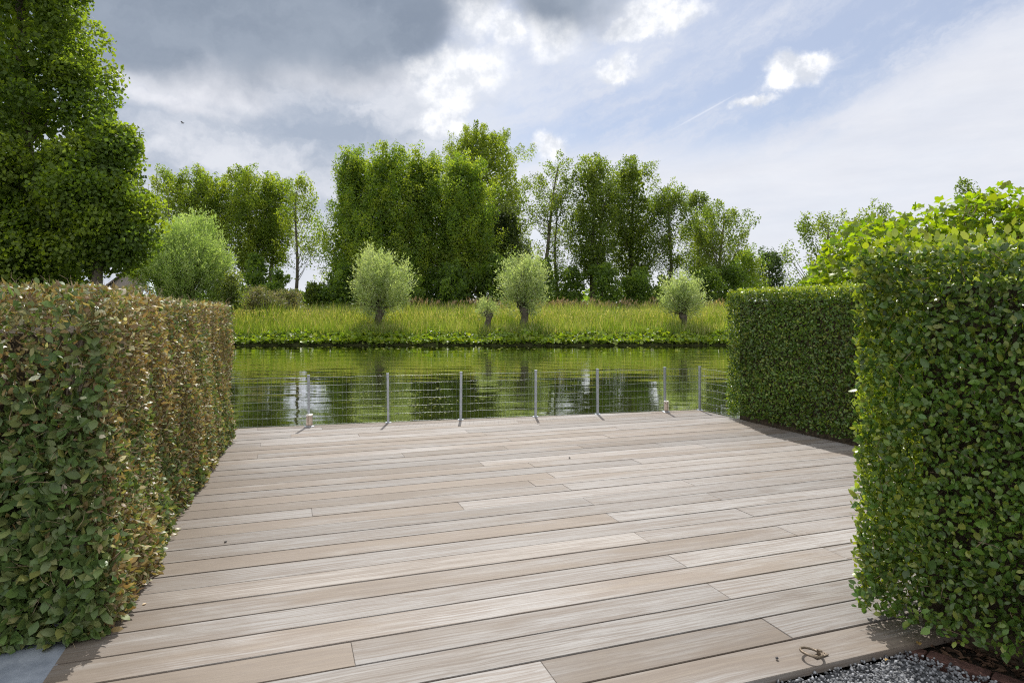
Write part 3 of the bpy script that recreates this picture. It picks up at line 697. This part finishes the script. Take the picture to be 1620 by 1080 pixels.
# ------------------------------------------------------------------ trees
def crown_profile(kind, t):
    if kind == 'column': return np.minimum(1, (t / .10 + .12)) ** .6 * np.clip(1 - t, 0, 1) ** .32 * (1.12 - .12 * t)
    if kind == 'vase': return (.32 + .9 * t ** .8) * np.clip(1 - t, 0, 1) ** .38 * 1.15
    if kind == 'dome': return np.clip(1 - np.abs(2 * t - .78) ** 2.3 * np.where(t > .39, .64, 1.0), 0.02, 1) ** .5
    if kind == 'bush': return np.clip(1 - t ** 1.9, 0, 1) ** .5
    return np.ones_like(t)
TREE_C = [(.145, .215, .040), (.112, .182, .037), (.21, .27, .048)]
def tree(name, label, cat, group, px, Y, ytop, ybot, half, kind='column', leaves_n=9000, leaf=.24, clump=.85, per=46, cols=TREE_C, lean=0.0, trunk_r=.22, base_px=None, tmpl=DIAMOND, up=1.1,
         gap=.0, deep=1.0, base_z=.15, lmat='tree_leaf', limbs=.30, width=1.0, ex=0.0, seed=None, wide=1.0, stretch=.52, shell=.40, flat=1.0, core=1.0, wavy=1.0):
    rg = np.random.default_rng(seed if seed is not None else int(px * 7 + Y))
    X0 = X_of(px if base_px is None else base_px, Y); Xc = X_of(px, Y); zt, zb = Z_of(ytop, Y), Z_of(ybot, Y); H = zt - zb; Rm = half / F * Y
    root = thing(name, label, cat, (X0, Y, base_z), group); o = np.array([X0, Y, base_z])
    nc = max(12, leaves_n // per)
    half *= wide; Rm *= wide; nc = max(12, leaves_n // per)
    t = rg.random(nc * 3); t = t[rg.random(nc * 3) < np.clip(crown_profile(kind, t) + .15, .1, 1)][:nc]; nc = len(t)
    a = rg.uniform(0, 2 * math.pi, nc); ru = rg.random(nc) ** shell
    big_wave = 1 + wavy * .18 * np.sin(a * 2 + t * 9 + px) + wavy * .14 * np.sin(a * 3 - t * 17 + px * .3)
    r = Rm * crown_profile(kind, t) * ru * big_wave
    cx = Xc + lean / F * Y * (t - .5) + r * np.cos(a); cyy = Y + deep * r * np.sin(a); cz = zb + t * H
    if gap:
        f = np.sin(cx * 1.3 + 2 * np.sin(cz * .9 + px)) * np.sin(cz * 1.1 + cyy * .8 + px); keep = f > -1 + 2 * gap * .8
        cx, cyy, cz, r, a, t = cx[keep], cyy[keep], cz[keep], r[keep], a[keep], t[keep]; nc = len(cx)
    Cc = np.stack([cx, cyy, cz], 1)
    out = np.stack([np.cos(a), np.sin(a), np.zeros(nc)], 1) * (.55 + ex); axis = unit(out + Z3 * up + rg.normal(size=(nc, 3)) * .25)
    k = rg.integers(0, nc, leaves_n); lr = clump * rg.uniform(.65, 1.25, nc) * np.clip(1.15 - .5 * t, .5, 1)
    q = unit(rg.normal(size=(leaves_n, 3)) + Z3 * .25 + out[k] * .3)
    rr = (1 - .45 * rg.random((leaves_n, 1)) ** 1.6) * (1 + .16 * np.sin(q[:, :1] * 6 + k[:, None]) * np.cos(q[:, 2:] * 5))
    off = q * rr * lr[k][:, None] * np.array([1, 1, flat])
    off = off + axis[k] * (off * axis[k]).sum(1, keepdims=True) * stretch
    P = Cc[k] + off
    P[:, 2] = np.maximum(P[:, 2], base_z + .15)
    D = axis[k] * .35 + rg.normal(size=(leaves_n, 3)) * .7; N = q * .6 + Z3 * .45 + rg.normal(size=(leaves_n, 3)) * .6
    S = leaf * rg.uniform(.65, 1.3, leaves_n)
    cc = (np.array(cols)[rg.choice(len(cols), nc)] * rg.uniform(.85, 1.15, (nc, 1)))[k] * rg.uniform(.78, 1.22, (leaves_n, 1))
    link('crown', leaf_mesh('crown', tmpl, P - o, D, N, S, cc, width), M[lmat], root)
    if core:
        m = int(core * (H * Rm * 2) / (leaf * 2.0) ** 2 * 6) + 40; tt = rg.uniform(.02, .93, m); aa = rg.uniform(0, 2 * math.pi, m); r2 = Rm * crown_profile(kind, tt) * .66 * rg.random(m) ** .5
        Q = np.stack([Xc + lean / F * Y * (tt - .5) + r2 * np.cos(aa), Y + deep * r2 * np.sin(aa), zb + tt * H], 1); Q[:, 2] = np.maximum(Q[:, 2], base_z + .2)
        link('inner_foliage', leaf_mesh('inner_foliage', tmpl, Q - o, rg.normal(size=(m, 3)), rg.normal(size=(m, 3)), leaf * rg.uniform(1.3, 2.5, m), np.array(cols)[rg.choice(len(cols), m)], 1.3), M[lmat], root)
    # trunk and limbs
    zs = np.linspace(0, 1, 9); top = zt - .12 * H - base_z
    pts = np.stack([(Xc - X0) * zs ** 1.2 + lean / F * Y * .35 * zs ** 1.5 + .12 * np.sin(zs * 7 + px), .1 * np.sin(zs * 5 + px), top * zs - .1], 1)
    link('trunk', tubes('trunk', [(pts, trunk_r * (1.15 - 1.02 * zs) + .02)], 8), M['bark'], root)
    sel = np.flatnonzero(rg.random(nc) < limbs)[:46]; paths = []
    for q in sel:
        e = Cc[q] - o; tz = max(.12 * top, e[2] - np.hypot(*(e[:2])) * random.uniform(.9, 1.6) - .3); f = min(1, tz / top)
        b0 = np.array([np.interp(f, zs, pts[:, 0]), np.interp(f, zs, pts[:, 1]), tz]); r0 = trunk_r * (1.15 - 1.02 * f) * .20 + .010
        mid = b0 * .5 + e * .5 - np.array([0, 0, .12 * np.linalg.norm(e - b0)]) * .8 + rg.normal(size=3) * .1
        paths.append(([b0, mid, e], [r0, r0 * .65, r0 * .25]))
    if paths: stuff(link('branches', tubes('branches', paths, 4, cap=False), M['bark'], root))
    return root

G1, G2, G3 = 'tall trees beyond the canal', 'trees beyond the canal', 'low bushes at the foot of the trees'
T = 'tree'
MAPLE = [(.118, .178, .032), (.092, .148, .029), (.155, .215, .036)]
# huge trees by the dry hedge
tree('leafy_tree', 'huge dense green tree towering over the browned hedge, its top cut off', T, None, 38, 27, -260, 480, 102, 'dome', 92000, .165, 1.05, 560, MAPLE, trunk_r=.42, tmpl=DIAMOND, up=.7, limbs=.12, width=1.3, flat=.8, stretch=.2, shell=.42, wavy=0.0, seed=12)
tree('leafy_tree', 'lower dense green tree bulging out beside the huge one above the browned hedge', T, None, 160, 26, 208, 408, 50, 'dome', 44000, .165, 1.05, 560, MAPLE, trunk_r=.22, tmpl=DIAMOND, up=.6, limbs=.12, width=1.3, flat=.8, stretch=.2, shell=.42, wavy=.3)
tree('leafy_tree', 'dense dark green tree filling the gap under the huge tree behind the browned hedge', T, None, 20, 28, 260, 462, 96, 'dome', 24000, .165, 1.05, 560, MAPLE, trunk_r=.2, tmpl=DIAMOND, up=.5, limbs=.1, width=1.3, flat=.8, stretch=.2, shell=.42, wavy=.3)
# group behind the grey willow
POP = [(.160, .222, .040), (.132, .195, .037), (.21, .265, .046)]
tree('poplar_tree', 'wind-bent poplar leaning out at the end of the group behind the big grey willow', T, G1, 292, 60, 276, 400, 44, 'vase', 13485, .165, .66, 122, POP, lean=-40, base_px=345, trunk_r=.2, gap=.24, wide=1.12, stretch=1.15, core=.35, limbs=.6)
tree('poplar_tree', 'broad poplar rising straight behind the big grey willow', T, G1, 335, 62, 272, 425, 46, 'vase', 23340, .165, .66, 122, POP, base_px=365, trunk_r=.22, gap=.24, wide=1.12, stretch=1.15, core=.35, limbs=.6)
tree('poplar_tree', 'tallest bushy poplar in the middle of the group behind the grey willow', T, G1, 392, 61, 270, 430, 47, 'vase', 24637, .165, .66, 122, POP, base_px=398, trunk_r=.24, gap=.24, wide=1.12, stretch=1.15, core=.35, limbs=.6)
tree('poplar_tree', 'leafy poplar with bare lower trunk second from the gap of open sky', T, G1, 437, 62, 278, 420, 38, 'vase', 14523, .165, .66, 122, POP, base_px=425, trunk_r=.2, gap=.24, wide=1.12, stretch=1.15, core=.35, limbs=.6)
tree('poplar_tree', 'slender thin-leaved poplar standing alone at the gap of open sky', T, G1, 470, 59, 284, 425, 30, 'dome', 6203, .165, .62, 81, POP, base_px=467, trunk_r=.17, gap=.42, limbs=.5, wide=1.12, stretch=1.15, core=0)
# dense group in the middle
tree('poplar_tree', 'dense poplar at the edge of the dense grove, facing the gap of open sky', T, G1, 562, 58, 238, 470, 37, 'column', 32417, .165, .66, 122, TREE_C, trunk_r=.26, wide=1.5, stretch=1.15, core=1.0)
tree('poplar_tree', 'dense dark poplar behind the round pollard willow, foliage to the ground', T, G1, 612, 57, 236, 470, 50, 'column', 35011, .165, .66, 122, TREE_C, trunk_r=.26, wide=1.5, stretch=1.15, core=1.0)
tree('poplar_tree', 'dense poplar between the dark one and the tallest tree of the dense grove', T, G1, 668, 58, 240, 470, 44, 'column', 32417, .165, .66, 122, TREE_C, trunk_r=.26, wide=1.5, stretch=1.15, core=1.0)
tree('poplar_tree', 'tallest broad bright green tree rising behind the dense grove', T, G1, 762, 70, 200, 440, 84, 'dome', 36308, .165, .66, 122, [(.145, .195, .036), (.12, .17, .034), (.17, .22, .042)], trunk_r=.34, gap=.14, wide=1.12, stretch=1.15, core=1.0)
tree('poplar_tree', 'dark full poplar in front of the tallest bright tree', T, G1, 735, 58, 246, 470, 48, 'column', 35011, .165, .66, 122, TREE_C, trunk_r=.26, wide=1.5, stretch=1.15, core=1.0)
tree('poplar_tree', 'grey green smaller tree tucked against the edge of the dense grove above the pollard willow', T, G1, 800, 60, 328, 470, 32, 'column', 16856, .165, .66, 122, [(.075, .105, .045), (.06, .09, .035)], trunk_r=.2, wide=1.5, stretch=1.15, core=1.0)
# open group
OPN = [(.120, .172, .038), (.096, .145, .034), (.155, .205, .046)]
tree('poplar_tree', 'slim bent tree with a small airy crown standing between the two groves', T, G1, 872, 58, 248, 345, 32, 'dome', 4532, .165, .62, 81, OPN, lean=36, base_px=852, trunk_r=.20, gap=.34, limbs=.6, wide=1.12, stretch=1.15, core=0)
tree('slender_tree', 'thin sparse tree next to the slim bent one, branches showing', T, G1, 880, 59, 310, 450, 26, 'column', 6203, .165, .62, 81, OPN, trunk_r=.16, gap=.4, limbs=.6, wide=1.5, stretch=1.15, core=0)
tree('poplar_tree', 'tall full poplar at the start of the open grove beside the thin sparse tree', T, G1, 938, 58, 252, 440, 44, 'vase', 24637, .165, .66, 122, OPN, trunk_r=.25, gap=.2, limbs=.4, wide=1.12, stretch=1.15, core=.4)
tree('poplar_tree', 'tall poplar with pointed tufts in the thick of the open grove', T, G1, 1000, 60, 256, 450, 42, 'vase', 24637, .165, .66, 122, OPN, trunk_r=.25, gap=.16, limbs=.4, wide=1.12, stretch=1.15, core=.4)
tree('poplar_tree', 'middle-sized poplar with a pale visible trunk in the open grove', T, G1, 1060, 58, 298, 430, 34, 'vase', 11452, .165, .62, 81, OPN, trunk_r=.2, gap=.3, limbs=.5, wide=1.12, stretch=1.15, core=0)
tree('poplar_tree', 'narrow poplar with slits of sky through it above the small pollard willow', T, G1, 1103, 62, 310, 450, 28, 'vase', 10020, .165, .62, 81, OPN, trunk_r=.2, gap=.3, limbs=.5, wide=1.12, stretch=1.15, core=0)
tree('poplar_tree', 'wide open-crowned tree at the end of the open grove, a bough reaching over the hedge', T, G1, 1138, 57, 322, 440, 40, 'dome', 12407, .165, .62, 81, OPN, trunk_r=.22, gap=.34, limbs=.5, lean=16, wide=1.12, stretch=1.15, core=0)
# beyond the hedge
tree('distant_tree', 'round bushy far tree close behind the open-crowned tree over the hedge', T, G2, 1178, 78, 392, 470, 30, 'dome', 4913, .165, .66, 122, TREE_C, trunk_r=.2, wide=1.12, stretch=1.15, core=1.0)
tree('distant_tree', 'blue green far tree standing alone above the middle of the long hedge', T, G2, 1218, 84, 394, 470, 28, 'dome', 4913, .165, .66, 122, [(.05, .085, .035), (.045, .075, .035)], trunk_r=.2, gap=.15, wide=1.12, stretch=1.15, core=1.0)
tree('open_tree', 'dark airy tree beside the golden shrub over the long hedge', T, G2, 1312, 48, 338, 470, 58, 'dome', 9417, .165, .62, 81, OPN, trunk_r=.2, gap=.34, limbs=.4, wide=1.12, stretch=1.15, core=0)
tree('open_tree', 'dark tree whose top shows just above the golden shrub', T, G2, 1395, 50, 334, 470, 50, 'dome', 7097, .165, .66, 122, OPN, trunk_r=.2, gap=.2, wide=1.12, stretch=1.15, core=.4)
tree('open_tree', 'small dark treetop poking above the golden shrub near the tall hedge', T, G2, 1540, 50, 292, 470, 24, 'column', 3548, .165, .66, 122, OPN, trunk_r=.2, gap=.25, wide=1.5, stretch=1.15, core=.4)
# undergrowth
DK = [(.115, .185, .045), (.15, .225, .055), (.095, .155, .04)]
LB = [(.095, .135, .03), (.08, .115, .03)]
def bush(label, px, Y, ytop, half, n, cols=DK, leaf=.2, ybot=490, name='bush', lm='tree_leaf', group=G3):
    return tree(name, label, 'bush', group, px, Y, ytop, ybot, half, 'bush', int(n * 1.1), leaf * .9, .6, 150, cols, trunk_r=.06, up=.4, limbs=.08, lmat=lm, base_z=.05, stretch=.3, core=.8)
bush('dark bush under the bare poplar trunks behind the big grey willow', 405, 57, 405, 34, 4200)
bush('dark low bush between the poplar trunks and the slender poplar', 440, 56, 432, 26, 2400)
bush('light green bush under the gap of open sky', 497, 55, 452, 28, 2600, LB)
bush('dark bush at the foot of the dense grove near the gap of open sky', 545, 54, 418, 34, 4200)
bush('dark bush filling the foot of the dense grove behind the round pollard willow', 640, 54, 410, 46, 5600)
bush('dark bush filling the foot of the dense grove beside the smallest willow', 715, 54, 418, 42, 5200)
bush('dark bush filling the foot of the dense grove behind the middle pollard willow', 790, 55, 405, 34, 4200)
bush('mid green bush beneath the slim bent tree', 862, 56, 412, 32, 3600)
bush('mid green bush beneath the thin sparse tree', 905, 57, 420, 30, 3200)
bush('dark bush beneath the tall full poplar of the open grove', 955, 55, 418, 34, 3800)
bush('dark bush beneath the tufted poplar of the open grove', 1010, 55, 425, 34, 3600)
bush('low dark bush beside the smaller pollard willow', 1050, 54, 440, 28, 2600)
bush('dark bush under the wide open-crowned tree', 1118, 54, 420, 34, 3600)
bush('dark bush between the open-crowned tree and the long hedge', 1160, 55, 418, 30, 3400)
bush('dark bush showing over the long hedge below the dark airy tree', 1290, 46, 420, 34, 3000)
bush('slim yellow green shrub behind the browned hedge beside the big grey willow', 210, 39, 388, 22, 2600, [(.20, .26, .045), (.16, .22, .04)], .12, 438)
bush('small pale green shrub between the browned hedge and the meadow', 366, 39, 432, 20, 2400, [(.13, .165, .06), (.10, .14, .05)], .13)
PALE = [(.20, .19, .10), (.15, .165, .08), (.23, .20, .13)]
bush('pale dusty shrub flowering at the meadow edge beside the browned hedge', 405, 45, 456, 32, 3400, PALE, .11, 500, 'bush', 'willow_leaf')
bush('pale dusty shrub flowering at the meadow edge below the slender poplar', 455, 46, 460, 30, 3000, PALE, .11, 500, 'bush', 'willow_leaf')

# a far wood closing the flat land
n = 30000
x = rng.uniform(-150, 130, n); hgt = 4.2 + 1.2 * np.sin(x * .11) + .9 * np.sin(x * .37 + 1) + .6 * np.sin(x * .9)
P = np.stack([x, 112 + 10 * rng.random(n), .2 + hgt * rng.random(n) ** .8], 1)
stuff(link('distant_woods', leaf_mesh('distant_woods', DIAMOND, P, rng.normal(size=(n, 3)) + Z3 * .5, rng.normal(size=(n, 3)), rng.uniform(.5, 1.1, n), pick(DK, n, [.4, .3, .3])), M['tree_leaf']))

# dead saplings against the sky
dead = thing('dead_tree', 'bare dead stems standing between the huge tree and the poplars', 'tree', (X_of(252, 50), 50, .1))
paths = []
for px, yt in ((236, 290), (250, 275), (262, 290), (268, 300)):
    x0 = X_of(252, 50) ; e = np.array([X_of(px, 50) - x0, random.uniform(-.6, .6), Z_of(yt, 50) - .1]); b0 = np.array([(X_of(px, 50) - x0) * .5, 0, 0])
    paths.append(([b0, b0 * .5 + e * .5 + [.1, 0, 0], e], [.07, .045, .012]))
    for j in range(9):
        f = random.uniform(.45, .97); q = b0 + (e - b0) * f; w = q + np.array([random.uniform(-.7, .7), random.uniform(-.5, .5), random.uniform(.4, 1.0)]); paths.append(([q, w], [.018, .006]))
link('stems', tubes('stems', paths, 4, cap=False), M['bark'], dead)

# ------------------------------------------------------------------ willows
WIL = [(.36, .43, .22), (.29, .365, .17), (.42, .47, .28)]
GW = 'pollard willows on the far bank'
def willow(label, px, Y, ytop, ybot, half, trunk_top, n, group=GW, rods=30, base_z=.0, trunk_r=.26, cols=WIL, name='pollard_willow', leaf=.20):
    rg = np.random.default_rng(int(px)); X0 = X_of(px, Y); o = np.array([X0, Y, base_z]); root = thing(name, label, 'tree', tuple(o), group)
    half *= .92; zt, zb, Rm, hz = Z_of(ytop, Y) - base_z, Z_of(ybot, Y) - base_z, half / F * Y, Z_of(trunk_top, Y) - base_z
    if trunk_r:
        zs = np.linspace(0, 1, 8)
        pts = np.stack([.10 * np.sin(zs * 4 + px), .05 * np.sin(zs * 6), hz * zs], 1)
        link('trunk', tubes('trunk', [(pts, trunk_r * (1.2 - .45 * zs + .5 * (zs > .75)))], 9), M['bark'], root)
    ct = np.array([0, 0, zb + (zt - zb) * .48]); rad = np.array([Rm, Rm, (zt - zb) * .52])
    paths, PP, AX = [], [], []
    for k in range(rods):
        q = unit(rg.normal(size=3) * [1, 1, .8] + [0, 0, .35]); e = ct + q * rad * rg.uniform(.8, 1.06); b0 = np.array([rg.normal() * trunk_r * .5, rg.normal() * trunk_r * .5, hz * .98 if trunk_r else .1])
        mid = b0 * .5 + e * .5 + [0, 0, .16 * abs(e[2] - b0[2])]
        paths.append(([b0, mid, e], [.045, .03, .010]))
    m = n // 34
    q = unit(rg.normal(size=(m, 3)) + Z3 * .15); rr = rg.random((m, 1)) ** .30
    bump = 1 + .16 * np.sin(q[:, :1] * 5 + px) + .12 * np.sin(q[:, 2:] * 7 + q[:, 1:2] * 5)
    Cc = ct + q * rr * rad * bump; ax = unit(q * .8 + Z3 * .9 + rg.normal(size=(m, 3)) * .25)
    k = rg.integers(0, m, n)
    P = Cc[k] + ax[k] * rg.normal(size=(n, 1)) * .34 * min(1, Rm / 1.2) + rg.normal(size=(n, 3)) * .10
    P[:, 2] = np.maximum(P[:, 2], .1)
    D = ax[k] + rg.normal(size=(n, 3)) * .55; N = rg.normal(size=(n, 3)) + Z3 * .5
    cc = np.array(cols)[rg.choice(len(cols), m)][k] * rg.uniform(.75, 1.25, (n, 1))
    link('branches', tubes('branches', paths, 4, cap=False), M['bark'], root)
    link('crown', leaf_mesh('crown', NARROW, P, D, N, leaf * rg.uniform(.7, 1.3, n), cc, 1.25), M['willow_leaf'], root)
    return root
willow('big grey green many-stemmed willow spreading behind the browned hedge', 296, 40, 354, 486, 74, 480, 46000, None, 46, trunk_r=.16, name='willow_bush', cols=[(.31, .41, .15), (.25, .345, .12), (.37, .45, .21)])
willow('round silver pollard willow in front of the dense grove', 600, 41, 403, 497, 46, 489, 15000)
willow('tall egg-shaped silver pollard willow beside the smallest one', 828, 41, 410, 492, 36, 486, 11000)
willow('smallest pollard willow, a tuft on a stubby trunk', 771, 40.5, 475, 504, 15, 494, 2200, trunk_r=.20, rods=14, leaf=.13)
willow('small pale pollard willow close to the long green hedge', 1080, 41, 441, 500, 31, 497, 8000, trunk_r=.20)

# ------------------------------------------------------------------ meadow, reeds and bank plants
_VN = np.random.default_rng(5).random((256, 256))
def vnoise(x, y, cell):
    a, b = x / cell + 100, y / cell + 100; i, j = np.floor(a).astype(int), np.floor(b).astype(int); u, v = a - i, b - j; u, v = u * u * (3 - 2 * u), v * v * (3 - 2 * v)
    g = lambda p, q: _VN[p % 256, q % 256]
    return (g(i, j) * (1 - u) + g(i + 1, j) * u) * (1 - v) + (g(i, j + 1) * (1 - u) + g(i + 1, j + 1) * u) * v
def patchy(x, y): return .5 + .25 * np.sin(x * .55 + 1.5 * np.sin(y * .4)) + .25 * np.sin(x * 1.3 + y * .9 + 2)
BLADE_F = np.array([[0, 1, 2], [1, 3, 2], [2, 3, 4]])
def blades(name, P, h, w, lean, colr, m):
    n = len(P); a = rng.uniform(0, 2 * math.pi, n); sx = np.stack([np.cos(a), np.sin(a), np.zeros(n)], 1) * w[:, None] * .5
    b = rng.uniform(0, 2 * math.pi, n); ln = np.stack([np.cos(b), np.sin(b), np.zeros(n)], 1) * (h * lean)[:, None]
    mid = P + ln * .35 + Z3 * (h * .6)[:, None]; tip = P + ln + Z3 * h[:, None]
    V = np.stack([P - sx, P + sx, mid - sx * .8, mid + sx * .8, tip], 1).reshape(-1, 3)
    return stuff(link(name, np_mesh(name, V, [(BLADE_F[None] + (np.arange(n) * 5)[:, None, None]).reshape(-1, 3)], np.repeat(colr, 5, 0)), m))
def bank_y(x): return np.interp(x, bx, by)
n = 80000
x = rng.uniform(-25, 19, n); dd = .9 + 15 * rng.random(n) ** 1.25; y = bank_y(x) + dd
pt = np.clip(patchy(x, y) * .6 + .4 * vnoise(x, y, .8) + .25 * (vnoise(x, y, .3) - .5), 0, 1); h = (.50 + .68 * np.clip(dd / 7, 0, 1) + .85 * pt * np.clip(dd / 5.5, .15, 1)) * rng.uniform(.55, 1.3, n)
gr = np.array([.150, .235, .035]); ye = np.array([.27, .32, .105]); ta = np.array([.42, .39, .24])
mixv = np.clip(vnoise(x, y, 1.6) * .9 + vnoise(x + 40, y, .5) * .5 - .25 + rng.normal(size=n) * .22, 0, 1)[:, None]; cc = gr * (1 - mixv) + ye * mixv
tn = (rng.random(n) < .10 + .16 * np.clip(dd / 12, 0, 1))[:, None]; cc = np.where(tn, ta, cc) * rng.uniform(.75, 1.25, (n, 1))
blades('meadow_grass', np.stack([x, y, land_z(dd)], 1), h, rng.uniform(.022, .05, n), rng.uniform(.05, .40, n), cc, M['grass'])
# seed heads floating over the meadow
n = 22000
x = rng.uniform(-20, 18, n); dd = 3 + 12 * rng.random(n); y = bank_y(x) + dd; P = np.stack([x, y, land_z(dd) + .70 + .75 * rng.random(n)], 1)
stuff(link('grass_seed_heads', leaf_mesh('grass_seed_heads', NARROW, P, rng.normal(size=(n, 3)) * .3 + Z3, rng.normal(size=(n, 3)), rng.uniform(.08, .18, n), pick([(.42, .39, .24), (.33, .34, .16)], n, [.5, .5]), 1.5), M['grass']))
# reeds with brown plumes behind the meadow
n = 900
x = np.concatenate([rng.uniform(-9.5, 1, 300), rng.uniform(1, 17, 600)]); dd = rng.uniform(11, 16, n); y = bank_y(x) + dd; zb = land_z(dd); H = rng.uniform(1.2, 1.7, n) + .75 * vnoise(x, y, 1.3) * rng.random(n) ** .5; keep = rng.random(n) < .25 + 1.1 * vnoise(x + 9, y, 1.7) ** 1.5; H = np.where(keep, H, .6)
P = np.stack([x, y, zb], 1)
blades('reeds', np.repeat(P, 4, 0) + rng.normal(size=(4 * n, 3)) * [.08, .08, 0], np.repeat(H, 4) * rng.uniform(.6, 1.0, 4 * n), np.full(4 * n, .03), rng.uniform(.0, .3, 4 * n), pick([(.12, .18, .04), (.22, .21, .09)], 4 * n, [.95, .05]), M['grass'])
q = np.repeat(P + Z3 * H[:, None], 5, 0) + rng.normal(size=(5 * n, 3)) * [.025, .025, .05]
stuff(link('reed_plumes', leaf_mesh('reed_plumes', NARROW, q, rng.normal(size=(5 * n, 3)) * .25 + Z3 + np.array([.25, 0, 0]), rng.normal(size=(5 * n, 3)), rng.uniform(.22, .42, 5 * n), pick([(.42, .31, .22), (.50, .40, .28), (.30, .22, .16)], 5 * n, [.45, .3, .25]), 1.0), M['grass']))
# broad round leaves along the waterline
n = 27000
x = rng.uniform(-24, 19, n); dd = -.28 + 2.7 * rng.random(n) ** 1.1; y = bank_y(x) + dd
z = land_z(np.maximum(dd, .1)) + (.05 + .42 * rng.random(n) * np.clip(dd + .5, .3, 1)) * (.7 + .4 * np.sin(x * 2.3) * np.sin(x * .9)); P = np.stack([x, y, np.maximum(z, WZ + .07 + .12 * rng.random(n))], 1)
N = Z3 + np.array([0, -.18, 0]) + rng.normal(size=(n, 3)) * .40; D = rng.normal(size=(n, 3))
stuff(link('bank_plants', leaf_mesh('bank_plants', ROUND, P, D, N, rng.uniform(.10, .25, n), pick([(.18, .26, .03), (.13, .20, .03), (.24, .31, .04)], n, [.45, .3, .25])), leaf_mat('bank_leaf', .40, .4, .4, (1.5, 1.5, .35))))
# floating leaves on the water
n = 260
px = np.concatenate([rng.normal(650, 45, 150), rng.uniform(370, 1130, 110)]); py = np.concatenate([rng.normal(632, 12, 150), 548 + 12 * rng.random(110) ** 2])
Yw = F * (EYE - WZ - .004) / (py - HZ); P = np.stack([(px - CX) / F * Yw, np.minimum(Yw, 37.8), np.full(n, WZ + .006)], 1)
stuff(link('floating_leaves', leaf_mesh('floating_leaves', ROUND, P, rng.normal(size=(n, 3)) * [1, 1, 0], np.tile(Z3, (n, 1)) + rng.normal(size=(n, 3)) * .03, np.where(np.arange(n) < 150, rng.uniform(.02, .06, n), rng.uniform(.08, .2, n)), pick([(.20, .22, .05), (.14, .17, .04)], n, [.6, .4])), M['hedge_leaf']))

# ------------------------------------------------------------------ house and tarp far behind the hedge, bird
hx, hy = X_of(205, 62), 62.0
house = thing('house', 'grey brown gabled house half hidden under the huge tree', 'house', (hx, hy, .25))
v = [(-2.6, 0, 0), (2.6, 0, 0), (2.6, 0, 3.3), (0, 0, 5.3), (-2.6, 0, 3.3)]; v += [(a, 8, c) for a, b, c in v]
me = bpy.data.meshes.new('wall'); me.from_pydata(v, [], [(0, 1, 2, 3, 4), (6, 5, 9, 8, 7), (1, 6, 7, 2), (5, 0, 4, 9)]); me.update(); link('wall', me, M['house'], house)
for s in (-1, 1):
    bm = bmesh.new(); pr = [(0, 5.32), (s * 2.95, 3.08), (s * 2.95, 3.24), (0, 5.50)]
    a_ = [bm.verts.new((x, -.3, z)) for x, z in pr]; b_ = [bm.verts.new((x, 8.3, z)) for x, z in pr]; bm.faces.new(a_); bm.faces.new(b_[::-1]); [bm.faces.new((a_[j], b_[j], b_[(j + 1) % 4], a_[(j + 1) % 4])) for j in range(4)]
    bmesh.ops.recalc_face_normals(bm, faces=bm.faces); link('roof', bm_mesh('roof', bm), M['roof'], house)
tp = thing('peaked_tarp', 'pale blue peaked tarp between the house and the big grey willow', 'tarp', (X_of(237, 46), 46, .2))
hh = Z_of(431, 46) - .2
a = np.linspace(0, 2 * math.pi, 17)[:-1]; V = [[0, 0, hh]] + [[(1.1 + .08 * (-1) ** i) * math.cos(t), (1.1 + .08 * (-1) ** i) * math.sin(t), 0] for i, t in enumerate(a)]
link('cover', np_mesh('cover', np.array(V), [np.array([[0, 1 + i, 1 + (i + 1) % 16] for i in range(16)])]), M['tarp'], tp)
link('pole', tubes('pole', [([[0, 0, 0], [0, 0, hh + .25]], .03)], 6), M['bark'], tp)
by_, bz_ = 70.0, Z_of(195, 70)
v = np.array([[-.14, 0, 0], [.16, 0, .02], [0, .03, .04], [0, -.03, .04], [0, 0, -.04], [.02, .28, .16], [-.08, .52, .10], [.02, -.28, .16], [-.08, -.52, .10], [-.26, .05, .01], [-.26, -.05, .01]])
f = np.array([[0, 2, 4], [0, 4, 3], [0, 3, 2], [1, 4, 2], [1, 3, 4], [1, 2, 3], [2, 5, 0], [5, 6, 0], [3, 0, 7], [7, 0, 8], [0, 9, 10]])
o = tag(link('bird', np_mesh('bird', v, [f]), plain('bird_feather', (.05, .05, .055), .8)), 'tiny dark bird flying below the grey cloud', 'bird'); o.location = (X_of(290, by_), by_, bz_); o.rotation_euler = (.5, -.5, .6)
